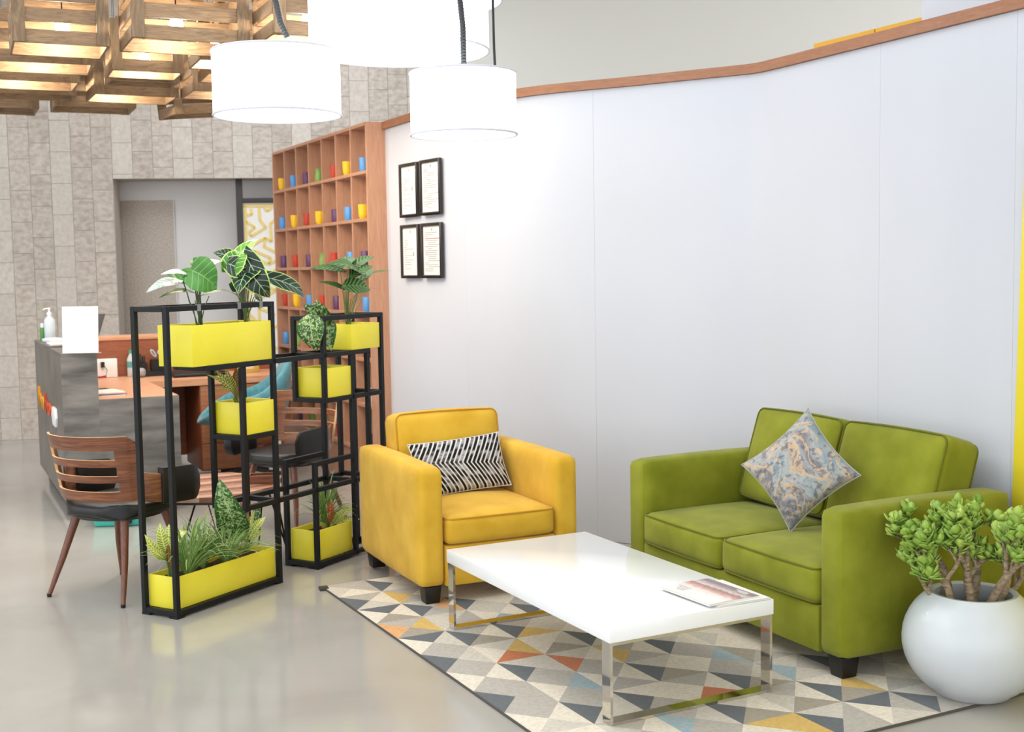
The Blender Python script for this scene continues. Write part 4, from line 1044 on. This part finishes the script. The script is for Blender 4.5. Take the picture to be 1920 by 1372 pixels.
t = thing('tape_dispenser', 'grey rounded tape dispenser beside the black organizer', 'dispenser', DK.w(.70, 1.53, .7365), DY)
cushion(.09, .06, .07, .03, cuts=8).build('body', plain('dispenser_grey', '9a979c', .4), t, smooth=60).location = (0, 0, .036)
t = thing('scissors', 'scissors with pale blue grey handles standing in the black organizer', 'scissors', DK.w(.85, 1.65, .86), DY)
for sx_ in (-1, 1):
    MB().tube([(sx_*.026+.020*cos(a)*.6+sx_*.5*.028*sin(a), 0, .055+.026*sin(a)+sx_*.010) for a in [2*pi*i/14 for i in range(14)]], .006, 8, closed=True).build('handle', plain('scissor_grey', 'b8c0cc', .4), t)
MB().bar((.012, 0, .04), (0, 0, -.09), .010, .003).bar((-.012, 0, .04), (.004, .003, -.09), .010, .003).build('blades', M['chrome'], t)
t = thing('laptop', 'closed black laptop lying on the far part of the wooden worktop', 'laptop', DK.w(1.10, 1.45, .7365), DY)
box('base', (-.19, -.13, .004), (.19, .13, .022), M['black_plastic'], t, bevel=.003); box('lid', (-.19, -.13, .024), (.19, .13, .034), M['black_plastic'], t, bevel=.003); box('edge_strip', (-.188, -.131, .0222), (.188, .128, .0238), plain('laptop_grey', '8e8a86', .4), t)
t = thing('carton', 'small yellow and white carton on the worktop beside the laptop', 'box', DK.w(1.50, 1.50, .7365), DY+.3)
box('case', (-.07, -.06, 0), (.07, .06, .12), plain('carton_yellow', 'd9b95a', .6), t, bevel=.002); box('label_patch', (-.05, -.0605, .03), (.02, -.0598, .09), M['paper'], t)
t = thing('storage_tub', 'teal plastic tub with a dark clip on the floor under the walnut chair', 'tub', (-2.42, 7.32, 0), .1)
mb = MB(); mb.hexa([(-.10, -.09, 0), (.17, -.09, 0), (.17, .09, 0), (-.10, .09, 0), (-.12, -.11, .13), (.19, -.11, .13), (.19, .11, .13), (-.12, .11, .13)]); mb.build('tub', M['teal_plastic'], t, bevel=.012, seg=3)
box('clip', (.06, -.125, .02), (.12, -.09, .10), M['black_plastic'], t, bevel=.003); box('lid', (-.125, -.115, .13), (.195, .115, .142), M['teal_plastic'], t, bevel=.004)

# teal office chair behind the desk
t = thing('office_chair', 'teal fabric tub office chair on a black star base behind the desk', 'chair', (-1.90, 8.62, 0), radians(-75))
G = []
for i in range(11):
    row = []
    for j in range(33):
        th = -pi+2*pi*j/32; back = max(0, cos(th-pi/2)); # +y is the back of the shell
        front = max(0, -cos(th-pi/2))
        hmax = .18+.24*back**2-.17*front**1.5
        s = i/10
        if s < .55: r = .25*s/.55; z = .46+.015*(s/.55)**2
        else: q = (s-.55)/.45; r = .25+.055*sin(q*pi/2); z = .475+hmax*q**1.2
        row.append((r*cos(th)*1.06, r*sin(th)*(1.0), z))
    G.append(row)
o = MB().grid(G).build('shell', M['teal_fabric'], t, smooth=80); md = o.modifiers.new('thickness', 'SOLIDIFY'); md.thickness = .035; md.offset = 1
o = cushion(.44, .42, .05, .022, pz=.012, cuts=8).build('seat_pad', M['teal_fabric'], t, smooth=60); o.location = (0, -.01, .50)
MB().tube([(0, 0, .10), (0, 0, .43)], .024, 12).build('column', M['chrome'], t)
for i in range(5):
    a = 2*pi*i/5; lg = MB().bar((0, 0, .12), (.27*cos(a), .27*sin(a), .075), .03, .022).build('base_arm', M['black_plastic'], t)
    MB().lathe([(.0, -.028), (.028, -.016), (.028, .016), (0, .028)], 12).build('castor', M['black_plastic'], lg, loc=(.27*cos(a), .27*sin(a), .0285))

# walnut side chairs
def chair(label, x, y, rz):
    t = thing('side_chair', label, 'chair', (x, y, 0), rz, 'walnut side chairs')
    # local: +y faces forward
    o = cushion(.45, .44, .065, .03, pz=.014, cuts=12); 
    for i, (a, b_, c) in enumerate(o.v):
        rr_ = sqrt((a/.225)**2+(b_/.22)**2)
        k_ = 1 if rr_ < 1e-6 else min(1, 1.09/max(rr_, 1e-6)); o.v[i] = (a*k_, b_*k_, c)
    o.build('seat', M['leather'], t, smooth=70).location = (0, 0, .418)
    MB().prism([(.2*cos(2*pi*i/24), .2*sin(2*pi*i/24)) for i in range(24)], .372, .39).build('seat_base', M['black_plastic'], t)
    for sx_ in (-1, 1):
        for sy_, sp in ((-1, .09), (1, .07)):
            L = MB().tube([(sx_*.15, sy_*.13, .375), (sx_*.195, sy_*(.13+sp*.6), .18), (sx_*.232, sy_*(.13+sp+.02), .012)], [.021, .016, .0105], 12).build('leg', M['leg_walnut'], t, smooth=50)
            MB().lathe([(.0095, 0), (.011, .003), (.011, .016), (0, .016)], 10).build('leg_cap', M['black_plastic'], L, loc=(sx_*.2328, sy_*(.13+sp+.0215), 0))
    # bent plywood back with three slots: a curved sheet cut as a cell grid
    def S(a, z, off=0): # a: -1..1 across
        th = a*1.12; top_ = .80; rr_ = .275+off; lean = (z-.44)*.20
        return (rr_*sin(th)*1.02*(1+.05*(z-.47)/.3), -(rr_*cos(th)*.92-.03)-lean-.01, z)
    zs = [.470, .488, .506, .518, .560, .592, .634, .668, .712, .738, .756, .775]
    na = 40; As = [-1+2*i/na for i in range(na+1)]
    slots = {}
    for (z0, z1, a0, a1) in ((.518, .560, -.76, .66), (.592, .634, -.76, .66), (.668, .712, -.76, .66)): slots[(z0, z1)] = (a0, a1)
    def inside(a, zi):
        q = (zs[zi], zs[zi+1])
        return q in slots and slots[q][0] <= a <= slots[q][1]
    def zed(a, zi):  # taper: outline narrows and rounds at the ends
        z = zs[zi]; k_ = max(0, abs(a)-.82)/.18
        if zi >= 10: z -= (.045 if zi == 11 else .02)*k_**2
        if zi <= 1: z += (.05 if zi == 0 else .03)*k_**2*.6
        return z
    mb = MB(); th_ = .006
    vid = {}
    def vtx(i, zi, sd):
        if (i, zi, sd) not in vid: vid[(i, zi, sd)] = len(mb.v); mb.v.append(S(As[i]*(1-.0*(zi)), zed(As[i], zi), th_*sd))
        return vid[(i, zi, sd)]
    solid = lambda i, zi: 0 <= i < na and 0 <= zi < len(zs)-1 and not inside((As[i]+As[i+1])/2, zi)
    for i in range(na):
        for zi in range(len(zs)-1):
            if not solid(i, zi): continue
            for sd in (-1, 1): mb.f.append((vtx(i, zi, sd), vtx(i+1, zi, sd), vtx(i+1, zi+1, sd), vtx(i, zi+1, sd))); mb.m.append(0)
            for di, dz_, p0, p1 in ((-1, 0, (i, zi), (i, zi+1)), (1, 0, (i+1, zi), (i+1, zi+1)), (0, -1, (i, zi), (i+1, zi)), (0, 1, (i, zi+1), (i+1, zi+1))):
                if not solid(i+di, zi+dz_):
                    mb.f.append((vtx(*p0, -1), vtx(*p1, -1), vtx(*p1, 1), vtx(*p0, 1))); mb.m.append(1)
    mb.build('backrest', [M['walnut_h'], M['walnut_edge']], t, smooth=35)
    # padded black arm wraps joined to the back by a walnut strip
    for sx_ in (-1, 1):
        def band(z0, z1, a0, a1, r0, r1, nm, mat, fade=True):
            mb = MB(); n_ = 14; G0 = []
            for i in range(n_+1):
                s = i/n_; th = a0+(a1-a0)*s
                if th <= pi/2: px_, py_ = sin(th), -cos(th)*.92
                else: px_, py_ = 1.0-.10*(th-pi/2)**2, (th-pi/2)*.95
                e_ = 0 if not fade else .055*max(0, (s-.82)/.18)**2
                ring = []
                for rr_, zz_ in ((r0, z0+e_), (r0, z1-e_), (r1, z1-e_), (r1, z0+e_)): ring.append((sx_*rr_*px_, rr_*py_+.03-.01, zz_-.02*s))
                G0.append(ring)
            mb.grid(G0, wrap=True); mb.add(G0[0], [(0, 1, 2, 3)]); mb.add(G0[-1], [(0, 1, 2, 3)])
            return mb.build(nm, mat, t, smooth=40, bevel=.004, seg=2)
        band(.465, .60, 1.0, 1.48, .270, .282, 'arm_strip', M['walnut_h'], False)
        band(.44, .61, 1.42, 2.40, .258, .294, 'arm_pad', M['leather'])
    return t
c1 = chair('walnut slatted back chair with black seat, nearest, left of the plant stand', -1.873, 5.756, atan2(-.457, .89))
c2 = copy_tree(c1, 'walnut slatted back chair facing the camera behind the wooden low table')
c2.location = (-1.34, 7.22, 0); c2.rotation_euler = (0, 0, atan2(.5, -.866)+.0)

# low wooden table with hairpin legs
t = thing('low_table', 'low six sided plank top table on black hairpin legs behind the plant stand', 'table', (-1.52, 6.33, 0))
hexp = [(-.30, .33), (-.05, .40), (.26, .20), (.30, -.04), (.10, -.38), (-.23, -.36), (-.40, -.05)]
# planks clipped from the outline
def clip(poly, ax, lo, hi):
    def cutp(P, sgn, lim):
        out = []
        for i in range(len(P)):
            a, b_ = P[i], P[(i+1) % len(P)]; da, db = sgn*(a[0]*ax[0]+a[1]*ax[1]-lim), sgn*(b_[0]*ax[0]+b_[1]*ax[1]-lim)
            if da >= 0: out.append(a)
            if da*db < 0: q = da/(da-db); out.append((a[0]+(b_[0]-a[0])*q, a[1]+(b_[1]-a[1])*q))
        return out
    P = cutp(poly, 1, lo); return cutp(P, -1, hi) if P else P
ax = (-.5, .866); k_ = -.62
pal = [wood('table_plank_%s' % n_, a_, b_, c_, (3, 3, 3), 6, .4, tone=.1) for n_, a_, b_, c_ in (('rose', '8a5a48', 'a5705a', 'b98a74'), ('brown', '6b4230', '84543c', '9a6a4c'), ('pale', 'a88068', 'bb947c', 'c9a68e'))]
i = 0
while k_ < .62:
    P = clip(hexp, ax, k_+.0008, k_+.062)
    if len(P) >= 3: MB().prism(P, .376, .40).build('plank', pal[i % 3], t, smooth=0)
    k_ += .0628; i += 1
MB().prism([(x*.98, y*.98) for x, y in hexp], .362, .376).build('under_frame', M['black_plastic'], t, smooth=0)
for ang in (-2.2, -.85, .45, 1.9):
    cx_, cy_ = .25*cos(ang), .27*sin(ang); ox, oy = .33*cos(ang), .35*sin(ang); px_, py_ = -sin(ang)*.09, cos(ang)*.09
    MB().tube([(cx_+px_, cy_+py_, .362), (ox, oy, .006), (cx_-px_, cy_-py_, .362)], .0055, 6).build('hairpin_leg', M['black_metal'], t)
t = thing('wooden_tray', 'small open wooden box with a divider on the low plank table', 'box', (-1.315, 6.37, .4005), .12)
tw, td, th = .075, .05, .045; wm = M['walnut_h']
box('base', (-tw, -td, 0), (tw, td, .006), wm, t)
for a, b_ in (((-tw, -td, .006), (tw, -td+.008, th)), ((-tw, td-.008, .006), (tw, td, th)), ((-tw, -td+.008, .006), (-tw+.008, td-.008, th)), ((tw-.008, -td+.008, .006), (tw, td-.008, th)), ((-tw+.008, 0, .006), (tw-.008, .006, th-.012))): box('side', a, b_, wm, t, bevel=.001, seg=1)

# ------------------------------------------------------------------ pendant drum lamps
def lamp(label, x, y, z0, z1, r, path=None, cord=None):
    t = thing('pendant_lamp', label, 'lamp', (x, y, z0), 0, 'white drum pendant lamps')
    H = z1-z0; n = 64
    MB().lathe([(r, 0), (r, H), (r-.004, H), (r-.004, 0), (r, 0)], n).build('shade', M['shade'], t, smooth=50)
    for zz in (0, H): MB().tube([((r+.0005)*cos(2*pi*i/n), (r+.0005)*sin(2*pi*i/n), zz) for i in range(n)], .0045, 6, closed=True).build('rim', M['shade_rim'], t, smooth=60)
    MB().lathe([(0, .012), (r-.006, .012), (r-.006, .016), (0, .016)], n).build('diffuser', M['shade'], t, smooth=30)
    MB().lathe([(0, H-.02), (.03, H-.02), (.03, H), (0, H+.01)], 16).build('holder', M['black_plastic'], t)
    sp = MB()
    for i in range(3): a = 2*pi*i/3+.4; sp.bar((0, 0, H-.008), ((r-.004)*cos(a), (r-.004)*sin(a), H-.008), .008, .003)
    sp.build('spider', M['shade_rim'], t)
    if path: 
        cb = MB()
        # ribbed flexible conduit
        P = [Vector(p) for p in path]; L = []; R = []
        for a, b_ in zip(P, P[1:]):
            m_ = max(2, int((b_-a).length/.006))
            for i in range(m_): L.append(a.lerp(b_, i/m_)); R.append(.0105 if len(L) % 2 else .0125)
        cb.tube(L, R, 10); cb.build('conduit', M['conduit'], t, smooth=20)
    if cord: MB().tube(cord, .0055 if path and len(cord) > 2 else .0022, 8).build('cord', M['black_plastic'] if len(cord) > 2 else M['white_plastic'], t)
    return t
lamp('white drum pendant lamp at the left, in front of the wooden crates', -.909, 4.9, 2.118, 2.362, .249, [(-.01, 0, 2.18), (.0, .0, .9), (.005, 0, .45), (.022, 0, .36), (.05, 0, .295)], [(.05, 0, .295), (.052, 0, .25)])
lamp('largest white drum pendant lamp at the top centre', -.482, 5.6, 2.478, 2.85, .402, [(0, 0, 1.82), (0, 0, .40)])
lamp('white drum pendant lamp at the right, hanging on a ribbed conduit and a black cord', -.175, 4.9, 2.030, 2.268, .209, [(-.02, 0, 2.26), (-.008, 0, .55), (.004, 0, .42), (.005, 0, .25)], [(.10, .09, 2.27), (.122, .09, .55), (.124, .09, .35), (.128, .08, .235)])
lamp('white drum pendant lamp highest up, mostly hidden behind the largest lamp', -.474, 7.0, 3.0, 3.38, .45, [(0, 0, 1.3), (0, 0, .42)])

# ------------------------------------------------------------------ hanging wooden crates
CR = [ # x, y of the middle of the lower rear edge, base height, width, depth, yaw jitter, tilt, lit, label
 (-2.402, 6.636, 2.66, .46, .43, .0, 0, (.02, .19), 'lit wooden crate at the front left of the hanging cluster'),
 (-1.758, 6.624, 2.66, .58, .45, .02, 0, (-.04, .19), 'wide lit wooden crate at the front centre of the hanging cluster'),
 (-2.699, 7.151, 2.66, .56, .42, -.03, 0, (.0, .2), 'lit wooden crate in the second row at the left edge'),
 (-3.01, 7.76, 2.66, .56, .42, .03, 0, (-.05, .2), 'lit wooden crate in the third row at the left edge'),
 (-3.185, 8.20, 2.66, .60, .34, -.02, 0, None, 'shallow wooden crate in the fourth row at the left edge'),
 (-3.638, 8.9, 2.66, .46, .42, .02, 0, None, 'wooden crate farthest back at the left edge'),
 (-2.185, 7.416, 2.66, .40, .32, .0, 0, (.0, .16), 'narrow wooden crate behind the gap between the two front crates'),
 (-2.297, 7.74, 2.66, .40, .28, .02, 0, None, 'small shallow wooden crate behind the narrow crate'),
 (-2.591, 8.445, 2.66, .53, .43, .04, 0, (-.1, .2), 'lit wooden crate in the middle of the fourth row'),
 (-3.004, 8.93, 2.66, .54, .40, .0, 0, None, 'wooden crate in the last row, left of the tilted one'),
 (-2.25, 9.05, 2.63, .60, .38, .15, .10, None, 'darker tilted wooden crate low at the far back of the cluster'),
 (-1.95, 8.37, 2.66, .50, .42, .03, 0, (.1, .2), 'wooden crate half hidden behind the left drum lamp'),
 (-1.666, 7.676, 2.66, .48, .40, -.02, 0, (.05, .2), 'wooden crate just above the left drum lamp'),
 (-1.086, 6.551, 2.66, .50, .44, .02, 0, (-.02, .19), 'lit wooden crate at the front right, beside the largest lamp'),
 (-1.62, 7.16, 2.66, .42, .36, .0, 0, (-.1, .2), 'wooden crate between the front centre crate and the lamp'),
]
for (x, y, z, W, D, jy, tl, lit, lab) in CR:
    yaw = .42+jy; f = Fr(x, y, yaw); o = f.w(0, -D, z)
    t = thing('hanging_crate', lab, 'crate', o, yaw, 'hanging wooden crates'); 
    if tl: t.rotation_euler = (0, -tl, yaw)
    H = .29; pw, pt = .062, .016; x2 = W/2
    for sx_ in (-1, 1):
        for y0 in (0, D-pt):
            a, b_ = sorted((sx_*x2, sx_*(x2-pw))); box('post', (a, y0, 0), (b_, y0+pt, H), M['crate_v'], t, bevel=.0015, seg=1)
    for zz, hh in ((0, .068), (.105, .07), (.21, .075)):
        for y0 in (pt+.0005, D-2*pt-.0005): box('slat', (-x2+.002, y0, zz), (x2-.002, y0+.012, zz+hh), M['crate'], t, bevel=.0015, seg=1)
        for sx_ in (-1, 1):
            a, b_ = sorted((sx_*x2, sx_*(x2-.013))); box('side_slat', (a, 2*pt+.001, zz+.002), (b_, D-2*pt-.001, zz+hh-.002), M['crate'], t, bevel=.0015, seg=1)
    nb = max(3, int(W/.11))
    for i in range(nb):
        xc = -x2+W*(i+.5)/nb; box('top_board', (xc-.032, .0, H), (xc+.032, D, H+.012), M['crate_v'], t, bevel=.0015, seg=1)
    for xx in (-x2+.04, x2-.04): MB().tube([(xx, D/2, H+.012), (xx, D/2, 4.3-z)], .0016, 5).build('wire', M['black_plastic'], t)
    if lit:
        bx, bz = lit
        MB().tube([(bx, D*.45, H), (bx, D*.45, bz-.02)], .004, 6).build('flex', M['black_plastic'], t)
        MB().lathe([(.018, bz-.035), (.020, bz), (.012, bz+.012), (0, bz+.012)], 12, (bx, D*.45, 0)).build('socket', M['black_plastic'], t)
        MB().lathe([(0, -.078), (.02, -.073), (.034, -.056), (.037, -.042), (.031, -.022), (.014, 0), (0, 0)], 14, (bx, D*.45, bz-.035)).build('bulb', M['bulb'], t, smooth=60)
        l = bpy.data.lights.new('crate_lamp', 'POINT'); l.energy = 12; l.color = (1, .88, .70); l.shadow_soft_size = .05
        lo = bpy.data.objects.new('crate_lamp', l); COL.objects.link(lo); lo.parent = t; lo.location = (bx, D*.45, bz-.125)
